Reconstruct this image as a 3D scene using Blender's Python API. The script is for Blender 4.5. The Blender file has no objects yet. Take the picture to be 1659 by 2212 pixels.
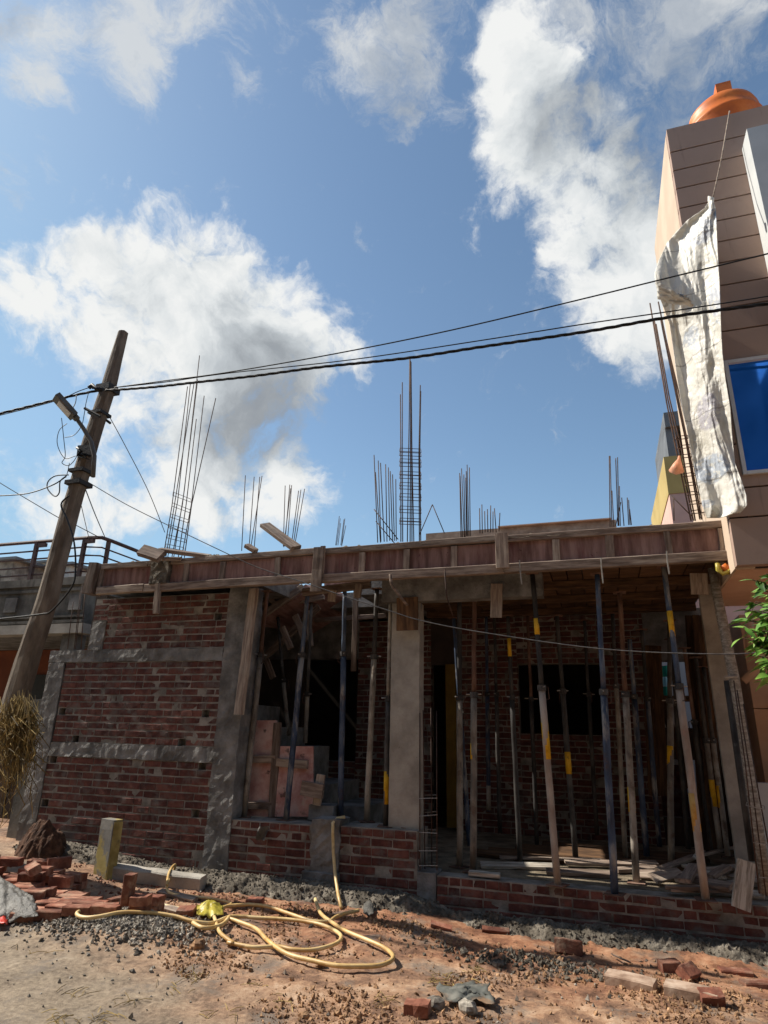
import bpy, math, random
import numpy as np
from mathutils import Vector, Matrix, noise, Euler
R = random.Random(7)
SC = bpy.context.scene
COL = SC.collection
rad = math.radians

# ------------------------------------------------------------------ camera
FPX, PW, PH = 1376.0, 1659.0, 2212.0
PITCH, ROLL, YAW = rad(18.86), rad(-1.30), rad(18.7)
CAMZ = 1.65
def _cam():
    cr, sr, cp, sp, cy, sy = math.cos(ROLL), math.sin(ROLL), math.cos(PITCH), math.sin(PITCH), math.cos(YAW), math.sin(YAW)
    Rz = np.array([[cr, -sr, 0], [sr, cr, 0], [0, 0, 1]])
    up = Rz @ np.array([0, cp, sp]); fw = Rz @ np.array([0, -sp, cp]); rt = Rz @ np.array([1., 0, 0])
    return np.array([cy*rt - sy*fw, sy*rt + cy*fw, up])
CM = _cam()
cam = bpy.data.cameras.new('camera'); cam_o = bpy.data.objects.new('camera', cam); COL.objects.link(cam_o)
cam.sensor_fit = 'VERTICAL'; cam.sensor_height = 36; cam.lens = FPX/PH*36
cam.clip_start = .05; cam.clip_end = 2000
cam_o.matrix_world = Matrix(((CM[0][0], CM[0][1], -CM[0][2], 0), (CM[1][0], CM[1][1], -CM[1][2], 0),
                             (CM[2][0], CM[2][1], -CM[2][2], CAMZ), (0, 0, 0, 1)))
SC.camera = cam_o
def ray(x, y): return Vector(CM @ np.array([x-829.5, 1106-y, FPX]))
def U(x, y, Y):                       # point of the photo standing in the plane at depth Y
    r = ray(x, y); return r*(Y/r.y) + Vector((0, 0, CAMZ))
def G(x, y, z=0.0):                   # point of the photo lying at height z
    r = ray(x, y); return r*((z-CAMZ)/r.z) + Vector((0, 0, CAMZ))

# ------------------------------------------------------------------ light
SUN_EL, SUN_AZ = rad(46), rad(-1.5)   # sun from the left (-X), grazing the facade
sund = Vector((math.cos(SUN_EL)*math.cos(SUN_AZ), -math.cos(SUN_EL)*math.sin(SUN_AZ), -math.sin(SUN_EL)))
sl = bpy.data.lights.new('sun', 'SUN'); so = bpy.data.objects.new('sun', sl); COL.objects.link(so)
sl.energy = 5.0; sl.angle = rad(.55); sl.color = (1, .93, .82)
so.rotation_euler = sund.to_track_quat('-Z', 'Y').to_euler()
so.location = (-20, 7, 25)
SC.view_settings.view_transform = 'Standard'; SC.view_settings.look = 'None'
SC.view_settings.gamma = 1; SC.view_settings.exposure = 0.42
SC.view_settings.use_curve_mapping = False
SC.cycles.max_bounces = 6; SC.cycles.diffuse_bounces = 4; SC.cycles.transparent_max_bounces = 8

def lin(h):
    h = h.lstrip('#'); v = [int(h[i:i+2], 16)/255 for i in (0, 2, 4)]
    return tuple([(c/12.92 if c <= .04045 else ((c+.055)/1.055)**2.4) for c in v]) + (1,)

class NT:                             # terse node building
    def __init__(s, nt): s.nt = nt; nt.nodes.clear()
    def n(s, t, props=None, **ins):
        nd = s.nt.nodes.new(t)
        for k, v in (props or {}).items(): setattr(nd, k, v)
        for k, v in ins.items():
            sk = nd.inputs[int(k[1:])] if (k[0] == 'i' and k[1:].isdigit()) else nd.inputs[k.replace('_', ' ')]
            if isinstance(v, bpy.types.NodeSocket): s.nt.links.new(v, sk)
            else: sk.default_value = v
        return nd
    def m(s, op, a, b=0.0, c=0.0, clamp=False):
        return s.n('ShaderNodeMath', {'operation': op, 'use_clamp': clamp}, i0=a, i1=b, i2=c).outputs[0]
    def vm(s, op, a, b=(0, 0, 0)):
        nd = s.n('ShaderNodeVectorMath', {'operation': op}, i0=a, i1=b)
        return nd.outputs[1] if op in ('DOT_PRODUCT', 'LENGTH', 'DISTANCE') else nd.outputs[0]
    def noise(s, vec, scale, detail=4, rough=.55, dist=0):
        return s.n('ShaderNodeTexNoise', None, Vector=vec, Scale=scale, Detail=detail, Roughness=rough, Distortion=dist)
    def ss(s, v, a, b):               # smoothstep
        return s.n('ShaderNodeMapRange', {'interpolation_type': 'SMOOTHSTEP'}, i0=v, i1=a, i2=b, i3=0.0, i4=1.0).outputs[0]
    def ramp(s, v, stops):
        nd = s.n('ShaderNodeValToRGB', None, Fac=v); cr = nd.color_ramp
        while len(cr.elements) < len(stops): cr.elements.new(.5)
        for e, (p, c) in zip(cr.elements, stops): e.position = p; e.color = lin(c) if isinstance(c, str) else c
        return nd.outputs[0]
    def mix(s, f, a, b, blend='MIX'):
        nd = s.n('ShaderNodeMix', {'data_type': 'RGBA', 'blend_type': blend}, i0=f)
        for k, v in ((6, a), (7, b)):
            if isinstance(v, bpy.types.NodeSocket): s.nt.links.new(v, nd.inputs[k])
            else: nd.inputs[k].default_value = lin(v) if isinstance(v, str) else v
        return nd.outputs[2]
    def link(s, a, b): s.nt.links.new(a, b)

# ------------------------------------------------------------------ sky: Nishita blue with cumulus clouds
world = bpy.data.worlds.new('World'); SC.world = world; world.use_nodes = True
def make_sky():
    t = NT(world.node_tree)
    dirv = t.vm('NORMALIZE', t.n('ShaderNodeTexCoord').outputs['Generated'])
    sky = t.n('ShaderNodeTexSky', {'sky_type': 'NISHITA', 'sun_disc': False, 'sun_elevation': SUN_EL,
              'sun_rotation': math.atan2(-sund.x, -sund.y), 'air_density': 1.0, 'dust_density': .6, 'ozone_density': 1.6})
    n1 = t.noise(dirv, 3.2, 3, .5).outputs[1]; n2 = t.noise(dirv, 11, 5, .6).outputs[1]
    w = t.vm('ADD', dirv, t.vm('MULTIPLY', t.vm('SUBTRACT', n1, (.5, .5, .5)), (.10, .10, .10)))
    w = t.vm('ADD', w, t.vm('MULTIPLY', t.vm('SUBTRACT', n2, (.5, .5, .5)), (.055, .055, .055)))
    def blobs(lst, vec):
        tot = None
        for (x, y, rx, ry, ang, amp) in lst:
            c = ray(x, y).normalized(); k = ray(x, y).length
            ca, sa = math.cos(rad(ang)), math.sin(rad(ang))
            u = (ray(x+ca, y+sa) - ray(x, y)); u = (u - c*u.dot(c)).normalized()
            v = c.cross(u)
            du = t.vm('DOT_PRODUCT', vec, tuple(u*(k/rx))); dv = t.vm('DOT_PRODUCT', vec, tuple(v*(k/ry)))
            q = t.m('ADD', t.m('MULTIPLY', du, du), t.m('MULTIPLY', dv, dv))
            g = t.m('MULTIPLY', t.m('EXPONENT', t.m('MULTIPLY', q, -1.0)), amp)
            g = t.m('MULTIPLY', g, t.m('GREATER_THAN', t.vm('DOT_PRODUCT', vec, tuple(c)), 0.0))
            tot = g if tot is None else t.m('ADD', tot, g)
        return tot
    thick = [(470, 640, 190, 120, 20, 1.15), (575, 820, 125, 180, 0, .95), (330, 640, 190, 95, 0, .9), (250, 720, 160, 90, 0, .8), (120, 560, 100, 60, 0, .85),
             (40, 630, 70, 60, 0, .8), (190, 540, 50, 36, 0, .45), (420, 930, 240, 120, 10, .62), (300, 1060, 330, 90, 0, .55), (620, 990, 80, 45, 20, .5),
             (100, 1090, 160, 60, 0, .38), (450, 830, 160, 130, 0, .55), (560, 1090, 140, 60, 0, .33),
             (1110, 120, 75, 90, 0, .95), (1150, 250, 120, 130, 20, 1.0), (1250, 330, 120, 100, 40, .85), (1300, 480, 130, 140, 0, .75), (1380, 620, 120, 110, 0, .85),
             (1380, 760, 60, 60, 0, .5), (1130, 360, 80, 60, 30, .6), (1260, 560, 40, 25, 0, .5), (1250, 630, 45, 18, 10, .4), (1190, 540, 30, 18, 0, .28), (1410, 490, 110, 200, 0, .5), (1450, 650, 90, 130, 0, .7)]
    soft = [(290, 50, 115, 90, 35, .92), (330, 130, 75, 65, 30, .62), (90, 80, 85, 110, 40, .66), (70, 170, 65, 48, 20, .72), (450, 40, 80, 110, 60, .62), (290, 200, 60, 55, 50, .55), (170, 20, 100, 50, 0, .25),
            (560, 190, 70, 28, 25, .45), (850, 60, 150, 130, 0, .85), (900, 210, 120, 100, 20, .72), (790, 130, 80, 70, 0, .45), (820, 400, 40, 20, -30, .2), (20, 20, 90, 60, 0, .55),
            (1300, 60, 90, 60, 30, .55), (1400, 120, 120, 110, 40, .62), (1560, 90, 160, 160, 0, .72), (1500, 330, 140, 110, 0, .45), (1210, 40, 60, 45, 0, .36), (1620, 30, 120, 70, 0, .5),
            (30, 950, 60, 40, 0, .22), (40, 770, 50, 14, 10, .2), (-200, 400, 200, 170, 0, .4), (-350, 900, 260, 170, 0, .7), (1900, 500, 200, 240, 0, .6), (2300, 900, 300, 200, 0, .7), (2400, 100, 300, 240, 0, .6),
            (-500, -200, 320, 260, 20, .6), (500, -500, 300, 160, 0, .6), (1500, -500, 360, 200, 0, .6)]
    # the same scattered cumulus goes on round the rest of the sky
    away = t.m('SUBTRACT', 1.0, t.ss(t.vm('DOT_PRODUCT', dirv, tuple(ray(829, 700).normalized())), .45, .72))
    gen = t.m('MULTIPLY', t.m('MULTIPLY', t.ss(t.noise(dirv, 2.6, 3, .5).outputs[0], .5, .68), .8), away)
    fb = t.m('SUBTRACT', t.noise(w, 8, 10, .6, .35).outputs[0], .5)
    fine = t.m('SUBTRACT', t.noise(w, 30, 6, .65).outputs[0], .5)
    T = t.m('SUBTRACT', 1.15, t.m('MULTIPLY', 1.15, t.m('EXPONENT', t.m('MULTIPLY', blobs(thick, w), -1.25)))); S = t.m('ADD', blobs(soft, w), gen)
    dT = t.m('ADD', t.m('ADD', T, t.m('MULTIPLY', fb, 2.1)), t.m('MULTIPLY', fine, .75))
    aT = t.ss(dT, .34, .88)
    st = t.n('ShaderNodeMapping', None, Vector=w, Scale=(7, 7, 7), Rotation=(.3, .5, .6)).outputs[0]
    fs = t.m('SUBTRACT', t.noise(t.vm('MULTIPLY', st, (1, .6, 1.5)), 2.2, 9, .68, .5).outputs[0], .5)
    dS = t.m('ADD', t.m('MULTIPLY', S, .92), t.m('MULTIPLY', fs, 3.0))
    aS = t.m('MULTIPLY', t.ss(dS, .24, 1.25), .82)
    # cloud brightness: thin rims and sunward (left/top) sides bright, thick cores grey
    shade = blobs([(640, 860, 130, 120, 20, .62), (540, 930, 150, 80, 10, .5), (560, 720, 100, 60, 30, .38), (300, 650, 60, 40, 0, .12), (430, 760, 110, 40, 10, .2),
                   (1240, 260, 90, 120, 30, .45), (1420, 380, 160, 160, 20, .35), (1500, 200, 160, 160, 0, .4), (890, 200, 110, 140, 0, .3), (1500, 330, 120, 120, 0, .3), (1130, 330, 90, 30, 30, .1)], w)
    relief = t.m('SUBTRACT', t.noise(t.vm('ADD', w, tuple(ray(600, 900).normalized()*0.0 + (ray(560, 880).normalized()-ray(640, 960).normalized())*.55)), 8, 10, .6, .35).outputs[0], t.noise(w, 8, 10, .6, .35).outputs[0])
    sh = t.m('ADD', shade, t.m('MULTIPLY', relief, 1.5)); sh = t.m('ADD', sh, t.m('MULTIPLY', fine, -.35))
    sh = t.m('ADD', sh, t.m('MULTIPLY', t.ss(dT, .6, 1.6), .20))
    ccol = t.ramp(sh, [(0.0, (.90, .91, .90, 1)), (.18, (.77, .80, .81, 1)), (.42, (.54, .58, .61, 1)), (.75, (.35, .38, .41, 1)), (1.0, (.29, .32, .36, 1))])
    scol = t.ramp(sh, [(0.0, (.86, .88, .88, 1)), (.2, (.66, .70, .74, 1)), (.6, (.42, .48, .56, 1))])
    # thin veil near the right/top and milky air on the sun's side
    sky_c = t.mix(1.0, sky.outputs[0], (.98, 1.045, 1.0, 1), 'MULTIPLY')
    milky = blobs([(-300, 700, 560, 900, 0, .55), (200, 1150, 700, 140, 0, .35)], dirv)
    bsky = t.n('ShaderNodeBackground', None, Color=sky_c, Strength=.112)
    bmilk = t.n('ShaderNodeBackground', None, Color=(.38, .62, .82, 1), Strength=.68)
    bs = t.n('ShaderNodeBackground', None, Color=scol, Strength=.62)
    bt = t.n('ShaderNodeBackground', None, Color=ccol, Strength=.74)
    s0 = t.n('ShaderNodeMixShader', None, i0=milky, i1=bsky.outputs[0], i2=bmilk.outputs[0])
    s1 = t.n('ShaderNodeMixShader', None, i0=aS, i1=s0.outputs[0], i2=bs.outputs[0])
    s2 = t.n('ShaderNodeMixShader', None, i0=aT, i1=s1.outputs[0], i2=bt.outputs[0])
    out = t.n('ShaderNodeOutputWorld'); t.link(s2.outputs[0], out.inputs[0])
make_sky()

# ------------------------------------------------------------------ materials
def mat(name, stops, scale=3.0, rough=.85, bump=.3, bscale=40, bdist=.01, coord='pos', stretch=(1, 1, 1), rand=0.0, spots=(), metallic=0.0, detail=6, spec=.3, island=False):
    m = bpy.data.materials.new(name); m.use_nodes = True; t = NT(m.node_tree)
    tc = t.n('ShaderNodeTexCoord'); geo = t.n('ShaderNodeNewGeometry'); oi = t.n('ShaderNodeObjectInfo')
    vec = geo.outputs['Position'] if coord == 'pos' else tc.outputs['Object']
    if coord == 'obj':
        off = t.n('ShaderNodeCombineXYZ', None, i0=t.m('MULTIPLY', oi.outputs['Random'], 37.0), i1=t.m('MULTIPLY', oi.outputs['Random'], 91.0), i2=0.0).outputs[0]
        vec = t.vm('ADD', vec, off)
    sv = t.vm('MULTIPLY', vec, stretch)
    nz = t.noise(sv, scale, detail, .62).outputs[0]
    f = t.ss(nz, .28, .72)
    r = oi.outputs['Random']
    if island: r = t.m('FRACT', t.m('ADD', r, geo.outputs['Random Per Island']))
    if rand: f = t.m('ADD', f, t.m('MULTIPLY', t.m('SUBTRACT', r, .5), rand), clamp=True)
    col = t.ramp(f, stops)
    if rand:
        v = t.m('ADD', 1.0, t.m('MULTIPLY', t.m('SUBTRACT', t.m('FRACT', t.m('MULTIPLY', r, 7.31)), .5), rand*.7))
        col = t.mix(1.0, col, t.n('ShaderNodeCombineColor', None, i0=v, i1=v, i2=v).outputs[0], 'MULTIPLY')
    for sp in spots:                   # (colour, scale, lo, hi, opacity, stretch)
        c, s, lo, hi, op = sp[:5]; st = sp[5] if len(sp) > 5 else (1, 1, 1)
        q = t.noise(t.vm('ADD', t.vm('MULTIPLY', vec, st), (s*1.7, s, 3.1)), s, 6, .65).outputs[0]
        col = t.mix(t.m('MULTIPLY', t.ss(q, lo, hi), op), col, c)
    bn = t.noise(sv, bscale, 8, .65).outputs[0]
    bmp = t.n('ShaderNodeBump', None, Strength=bump, Distance=bdist, Height=bn)
    rg = t.m('ADD', rough, t.m('MULTIPLY', t.m('SUBTRACT', nz, .5), .25), clamp=True)
    b = t.n('ShaderNodeBsdfPrincipled', None, Base_Color=col, Roughness=rg, Metallic=metallic, Normal=bmp.outputs[0])
    b.inputs['Specular IOR Level'].default_value = spec
    o = t.n('ShaderNodeOutputMaterial'); t.link(b.outputs[0], o.inputs[0])
    return m
M = {}
M['brick'] = mat('brick', [(0, '#4c2c28'), (.5, '#623b34'), (1, '#784d43')], 9, .9, .6, 50, .01, rand=.5, island=True,
                 spots=[('#6a635e', 6, .47, .68, .8), ('#8a8782', 30, .6, .78, .6, (1, 1, .35)), ('#552c22', 4, .6, .8, .4)])
M['brick_loose'] = mat('loose_brick', [(0, '#683f32'), (.5, '#8a5845'), (1, '#a67b66')], 8, .92, .6, 50, .01, rand=.9,
                 spots=[('#b09a84', 5, .5, .72, .7), ('#5b4034', 8, .54, .75, .6), ('#8c857c', 14, .62, .75, .6)])
M['mortar'] = mat('mortar', [(0, '#69645c'), (.5, '#88827a'), (1, '#a29b91')], 6, .95, .8, 45, .012)
M['concrete'] = mat('concrete', [(0, '#5a5855'), (.5, '#7a7875'), (1, '#979592')], 3.5, .92, .9, 26, .02,
                 spots=[('#a3a19b', 5, .6, .8, .5, (1.5, 1.5, .4)), ('#403e3b', 7, .6, .8, .5)])
M['concrete_pale'] = mat('pale_concrete', [(0, '#8a857c'), (.5, '#a19b91'), (1, '#b3ada3')], 3, .9, .7, 40, .012,
                 spots=[('#5a554d', 22, .66, .74, .7), ('#6e685f', 4, .55, .8, .5)])
M['footing'] = mat('rough_concrete', [(0, '#4d473f'), (.5, '#6d665c'), (1, '#8f877b')], 6, .8, 1.0, 28, .03, spots=[('#3a352f', 9, .52, .7, .7)], spec=.08)
M['wood'] = mat('old_timber', [(0, '#63544a'), (.5, '#87766a'), (1, '#a59687')], 3, .85, .5, 14, .006, 'obj', (1, 9, 9), .6,
                 spots=[('#4a3a2c', 4, .56, .74, .6, (1, 6, 6)), ('#a59d8e', 3, .58, .8, .5)])
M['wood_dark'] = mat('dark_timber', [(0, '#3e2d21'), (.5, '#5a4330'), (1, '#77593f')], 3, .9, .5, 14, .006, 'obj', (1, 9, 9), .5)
M['wood_grey'] = mat('weathered_timber', [(0, '#7a7267'), (.5, '#9f968a'), (1, '#c9c2b5')], 3, .85, .7, 12, .008, 'obj', (1, 12, 12), .4, spots=[('#4b443c', 5, .58, .7, .8, (1, 10, 10))])
M['shutter'] = mat('shuttering_ply', [(0, '#664a43'), (.5, '#876860'), (1, '#a08078')], 2.2, .85, .3, 40, .004, 'pos', (6, 1, .8), .25,
                 spots=[('#4a2628', 11, .66, .70, .8, (1, 1, .9)), ('#6b3136', 3, .5, .75, .6, (3, 1, .5)), ('#a3968b', 9, .63, .8, .55, (4, 1, .35)), ('#3b302c', 2.2, .6, .8, .5)])
M['shutter_pink'] = mat('pink_ply', [(0, '#bd8379'), (.5, '#d2a69b'), (1, '#e3c4b9')], 5, .85, .3, 40, .004, 'pos', (1, 1, 1), .2,
                 spots=[('#93423c', 3, .5, .72, .7), ('#4f3d36', 8, .58, .68, .8), ('#c9bcb0', 6, .55, .72, .7)])
M['rust'] = mat('rusty_rebar', [(0, '#2e231e'), (.5, '#46332b'), (1, '#5f4638')], 12, .8, .2, 90, .002, 'pos', spec=.4)
M['prop_blue'] = mat('blue_prop_paint', [(0, '#232b39'), (.5, '#35445c'), (1, '#566376')], 5, .6, .2, 50, .003, 'pos', (1, 1, .5), .3,
                 spots=[('#9a958d', 8, .5, .66, .8, (1, 1, .3)), ('#5b4034', 5, .56, .72, .75)], spec=.4)
M['prop_grey'] = mat('cement_caked_steel', [(0, '#6f6961'), (.5, '#8f887e'), (1, '#aea79b')], 6, .85, .4, 40, .005, 'pos', (1, 1, .5), .4,
                 spots=[('#5a4638', 6, .52, .7, .75), ('#3f3a36', 11, .56, .7, .7, (1, 1, .4))])
M['prop_rust'] = mat('rusty_steel_tube', [(0, '#4f3a30'), (.5, '#6d5143'), (1, '#8b7163')], 6, .8, .3, 50, .003, 'pos', (1, 1, .5), .3, spots=[('#8f8a84', 8, .56, .74, .6)])
M['prop_dark'] = mat('dark_steel_tube', [(0, '#2b2a2a'), (.5, '#413f3e'), (1, '#5c5955')], 6, .7, .3, 50, .003, 'pos', (1, 1, .5), .3, spots=[('#8f8a84', 8, .6, .78, .5)])
M['prop_cream'] = mat('dusty_cream_tube', [(0, '#85756a'), (.5, '#a09084'), (1, '#b5a89b')], 5, .85, .3, 50, .003, 'pos', (1, 1, .5), .2, spots=[('#9d6a58', 4, .55, .75, .5)])
M['yellow'] = mat('yellow_paint_band', [(0, '#b8860f'), (.5, '#d8a51e'), (1, '#e3b53c')], 8, .6, .2, 50, .003, 'pos', spots=[('#5a4a33', 14, .6, .72, .6)])
M['ochre'] = mat('ochre_paint', [(0, '#a87a3a'), (.5, '#c0934d'), (1, '#cda868')], 8, .7, .2, 50, .003, 'pos', spots=[('#c8bcae', 6, .56, .72, .5)])
M['dim_ochre'] = mat('ochre_door_paint', [(0, '#6b531c'), (1, '#7f6424')], 5, .8)
M['tan'] = mat('brown_painted_plaster', [(0, '#a38a7b'), (.5, '#a98f80'), (1, '#af9687')], .8, .7, .12, 130, .002, rand=.12, spots=[('#7c635a', 3, .55, .8, .4), ('#6a564d', 5, .6, .8, .45, (3, 3, .25)), ('#b09688', 9, .66, .8, .3)])
M['beige'] = mat('pale_beige_plaster', [(0, '#b9a48f'), (.5, '#c3ae99'), (1, '#cdb9a4')], 1, .8, .1, 100, .002)
M['groove'] = mat('groove_shadow_line', [(0, '#2e2624'), (1, '#3a302c')], 5)
M['white_paint'] = mat('white_wall_paint', [(0, '#b9bdbd'), (.5, '#c3c6c6'), (1, '#cdcfce')], 1.2, .6, .08, 120, .002, spots=[('#a7acad', 2.5, .55, .8, .4, (2, 2, .4))])
M['white_frame'] = mat('white_aluminium', [(0, '#c2c4c4'), (1, '#d6d7d6')], 4, .4, .03, 60, .001)
M['peach'] = mat('peach_plaster', [(0, '#c79e82'), (.5, '#d6ae92'), (1, '#e2bfa3')], 1.5, .8, .1, 100, .002)
M['mustard'] = mat('mustard_plaster', [(0, '#a18d55'), (1, '#b39f68')], 1, .8, .1, 90, .002)
M['pinkish'] = mat('pink_plaster', [(0, '#c39e92'), (1, '#d3b1a3')], 1, .8, .1, 90, .002)
M['grey_paint'] = mat('grey_painted_frame', [(0, '#5b5d5f'), (1, '#74777a')], 1, .6, .05, 90, .002)
M['old_plaster'] = mat('mossy_plaster', [(0, '#4a4844'), (.5, '#68655f'), (1, '#86827a')], 2.2, .95, .6, 45, .012, spots=[('#302e2a', 3, .5, .72, .75, (2, 2, .4)), ('#9b968d', 6, .64, .8, .5)])
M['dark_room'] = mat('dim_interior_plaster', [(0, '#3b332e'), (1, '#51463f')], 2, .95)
M['orange_wall'] = mat('terracotta_wall', [(0, '#6a3a2a'), (1, '#8b5138')], 1.5, .9)
M['iron'] = mat('brown_iron_rail', [(0, '#3a2a28'), (.5, '#4e3834'), (1, '#634a43')], 8, .6, .1, 60, .002)
M['pole'] = mat('pole_concrete', [(0, '#4d443c'), (.5, '#6a5f54'), (1, '#857a6d')], 3, .93, .8, 25, .015, 'pos', (1.6, 1.6, .5), spots=[('#38312b', 5, .56, .74, .7, (2, 2, .35)), ('#9a9084', 7, .64, .8, .45)])
M['black'] = mat('black_cable', [(0, '#141414'), (1, '#232323')], 20, .55, .1, 90, .001)
M['wire'] = mat('grey_wire', [(0, '#4a4a4c'), (1, '#6d6c6b')], 20, .5, .1, 90, .001)
M['steelwire'] = mat('binding_wire', [(0, '#8f8a84'), (1, '#b2ada5')], 20, .4, .1, 90, .001, metallic=.5)
M['lamp'] = mat('lamp_housing', [(0, '#4b4a47'), (1, '#66645f')], 6, .5)
M['hose'] = mat('yellow_hose', [(0, '#b08a52'), (.5, '#cfae74'), (1, '#e2c793')], 4, .45, .15, 40, .003, 'pos', spots=[('#7a5230', 5, .58, .75, .7), ('#d9a03a', 3, .56, .75, .5)], spec=.5)
M['yellow_bag'] = mat('yellow_plastic', [(0, '#998a2c'), (1, '#c4b650')], 8, .35, .5, 20, .02, spec=.6)
M['tarp'] = mat('grey_tarpaulin', [(0, '#464440'), (.5, '#64615b'), (1, '#827e77')], 4, .5, .8, 14, .04, spec=.5)
M['pale_clay'] = mat('dusty_clay_slab', [(0, '#7c6453'), (.5, '#9d8370'), (1, '#bda692')], 6, .9, .5, 40, .006, spots=[('#c9b8a6', 5, .52, .7, .6)])
M['screed'] = mat('sandy_porch_screed', [(0, '#5b5143'), (.5, '#7b6f5d'), (1, '#978a76')], 5, .95, .8, 40, .02)
M['tar_sheet'] = mat('slate_sheet', [(0, '#4a4c49'), (.5, '#62635e'), (1, '#7f7c74')], 6, .6, .4, 25, .01, spots=[('#8a6442', 4, .48, .66, .8)], spec=.1)
M['leaf'] = mat('leaf_green', [(0, '#35571c'), (.5, '#57802f'), (1, '#86a64a')], 4, .38, .1, 30, .002, 'obj', (1, 1, 1), .7, spec=.55)
M['bark'] = mat('twig_bark', [(0, '#3e3226'), (1, '#5d4d3b')], 12, .9, .5, 60, .004)
M['orange_tank'] = mat('orange_plastic', [(0, '#b4591c'), (.5, '#cb6a22'), (1, '#d97a32')], 3, .5, .25, 60, .004, spots=[('#d08a6a', 3, .58, .75, .5)], spec=.4)
M['straw'] = mat('dry_straw', [(0, '#4d3f22'), (.5, '#735f35'), (1, '#a89059')], 10, .8, .1, 30, .002, island=True, rand=.8)
M['stone'] = mat('grey_gravel', [(0, '#544e47'), (.5, '#7c756c'), (1, '#ada598')], 14, .85, .4, 50, .004, 'pos', rand=.9, island=True, spec=.12)
M['clod'] = mat('earth_clod', [(0, '#6b523d'), (.5, '#917053'), (1, '#b08d6c')], 14, .95, .8, 40, .01, 'pos', rand=.6, island=True)
M['dark_earth'] = mat('damp_dark_earth', [(0, '#3a2920'), (.5, '#543c2e'), (1, '#6d5140')], 12, .95, .9, 30, .015)
M['post_grey'] = mat('worn_yellow_stone', [(0, '#8a7a45'), (.4, '#9c8c58'), (.6, '#74726f'), (1, '#87857f')], 3.2, .85, .5, 40, .006, spots=[('#4c4a48', 4, .58, .72, .8)])
M['post_yellow'] = mat('yellow_painted_stone', [(0, '#857341'), (.5, '#a39159'), (1, '#b7a873')], 6, .8, .5, 40, .006, spots=[('#5e5444', 6, .58, .72, .7)])
M['teal'] = mat('teal_cloth', [(0, '#18705a'), (1, '#208a70')], 6, .8)
M['aqua'] = mat('aqua_cloth', [(0, '#7fb8bd'), (1, '#9fcdd0')], 6, .8)
M['red_plastic'] = mat('red_plastic', [(0, '#a8281a'), (1, '#c53a26')], 6, .4)
M['orange_bag'] = mat('pink_orange_plastic', [(0, '#cf8a68'), (1, '#e0a687')], 9, .5)
M['black_iron'] = mat('black_gate_iron', [(0, '#1d1c1b'), (1, '#2f2c2a')], 9, .6)
M['far_wall'] = mat('far_pale_wall', [(0, '#a5a8a8'), (1, '#b9bbba')], 1, .8)
M['far_brown'] = mat('far_sunlit_blockwork', [(0, '#8d7462'), (.5, '#a68c78'), (1, '#bba38e')], 3, .9)
M['far_dirty'] = mat('far_stained_wall', [(0, '#544c46'), (.5, '#837a70'), (1, '#a59c90')], 1.5, .9)

def ground_mat():
    m = bpy.data.materials.new('mud_and_road'); m.use_nodes = True; t = NT(m.node_tree)
    p = t.n('ShaderNodeNewGeometry').outputs['Position']
    xyz = t.n('ShaderNodeSeparateXYZ', None, i0=p)
    big = t.noise(p, .7, 5, .6).outputs[0]; mid = t.noise(p, 3.2, 8, .65).outputs[0]; fin = t.noise(p, 26, 8, .7).outputs[0]
    mud = t.ramp(t.m('ADD', t.m('MULTIPLY', mid, .75), t.m('MULTIPLY', fin, .35)), [(.40, '#4a3526'), (.5, '#80604a'), (.58, '#a37f62'), (.70, '#bfa287')])
    red = t.ramp(t.m('ADD', t.m('MULTIPLY', mid, .6), t.m('MULTIPLY', fin, .4)), [(.38, '#673c28'), (.5, '#945d3d'), (.62, '#b38260')])
    road = t.ramp(t.m('ADD', t.m('MULTIPLY', mid, .4), t.m('MULTIPLY', fin, .6)), [(.36, '#5c4e40'), (.48, '#857663'), (.58, '#9c8c77'), (.70, '#b3a48f')])
    # road slab along the camera's side, mud strip by the building, red brick dust near the wall and the hose
    edge = t.m('ADD', xyz.outputs[1], t.m('MULTIPLY', t.m('SUBTRACT', t.noise(p, 1.3, 5, .6).outputs[0], .5), 1.6))
    diag = t.m('ADD', edge, t.m('MULTIPLY', xyz.outputs[0], .55))
    col = t.mix(t.ss(diag, 2.1, 3.4), road, mud)
    rd = t.m('MULTIPLY', t.ss(t.m('ADD', edge, t.m('MULTIPLY', t.m('SUBTRACT', big, .5), 2.0)), 5.3, 6.1), t.ss(xyz.outputs[0], -5.5, -3.0))
    col = t.mix(t.m('MULTIPLY', rd, .62), col, red)
    gr = t.noise(p, 2.1, 7, .7).outputs[0]
    col = t.mix(t.m('MULTIPLY', t.ss(gr, .50, .64), .75), col, '#73695f')
    wet = t.ss(t.noise(p, 1.15, 5, .55).outputs[0], .53, .66)
    col = t.mix(t.m('MULTIPLY', wet, .45), col, t.mix(1.0, col, (.52, .46, .41, 1), 'MULTIPLY'))
    bn = t.m('ADD', t.m('MULTIPLY', fin, .6), t.noise(p, 90, 6, .7).outputs[0])
    bmp = t.n('ShaderNodeBump', None, Strength=.8, Distance=.012, Height=bn)
    rg = t.m('SUBTRACT', .92, t.m('MULTIPLY', wet, .35))
    b = t.n('ShaderNodeBsdfPrincipled', None, Base_Color=col, Roughness=rg, Normal=bmp.outputs[0])
    o = t.n('ShaderNodeOutputMaterial'); t.link(b.outputs[0], o.inputs[0]); return m
M['ground'] = ground_mat()

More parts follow.
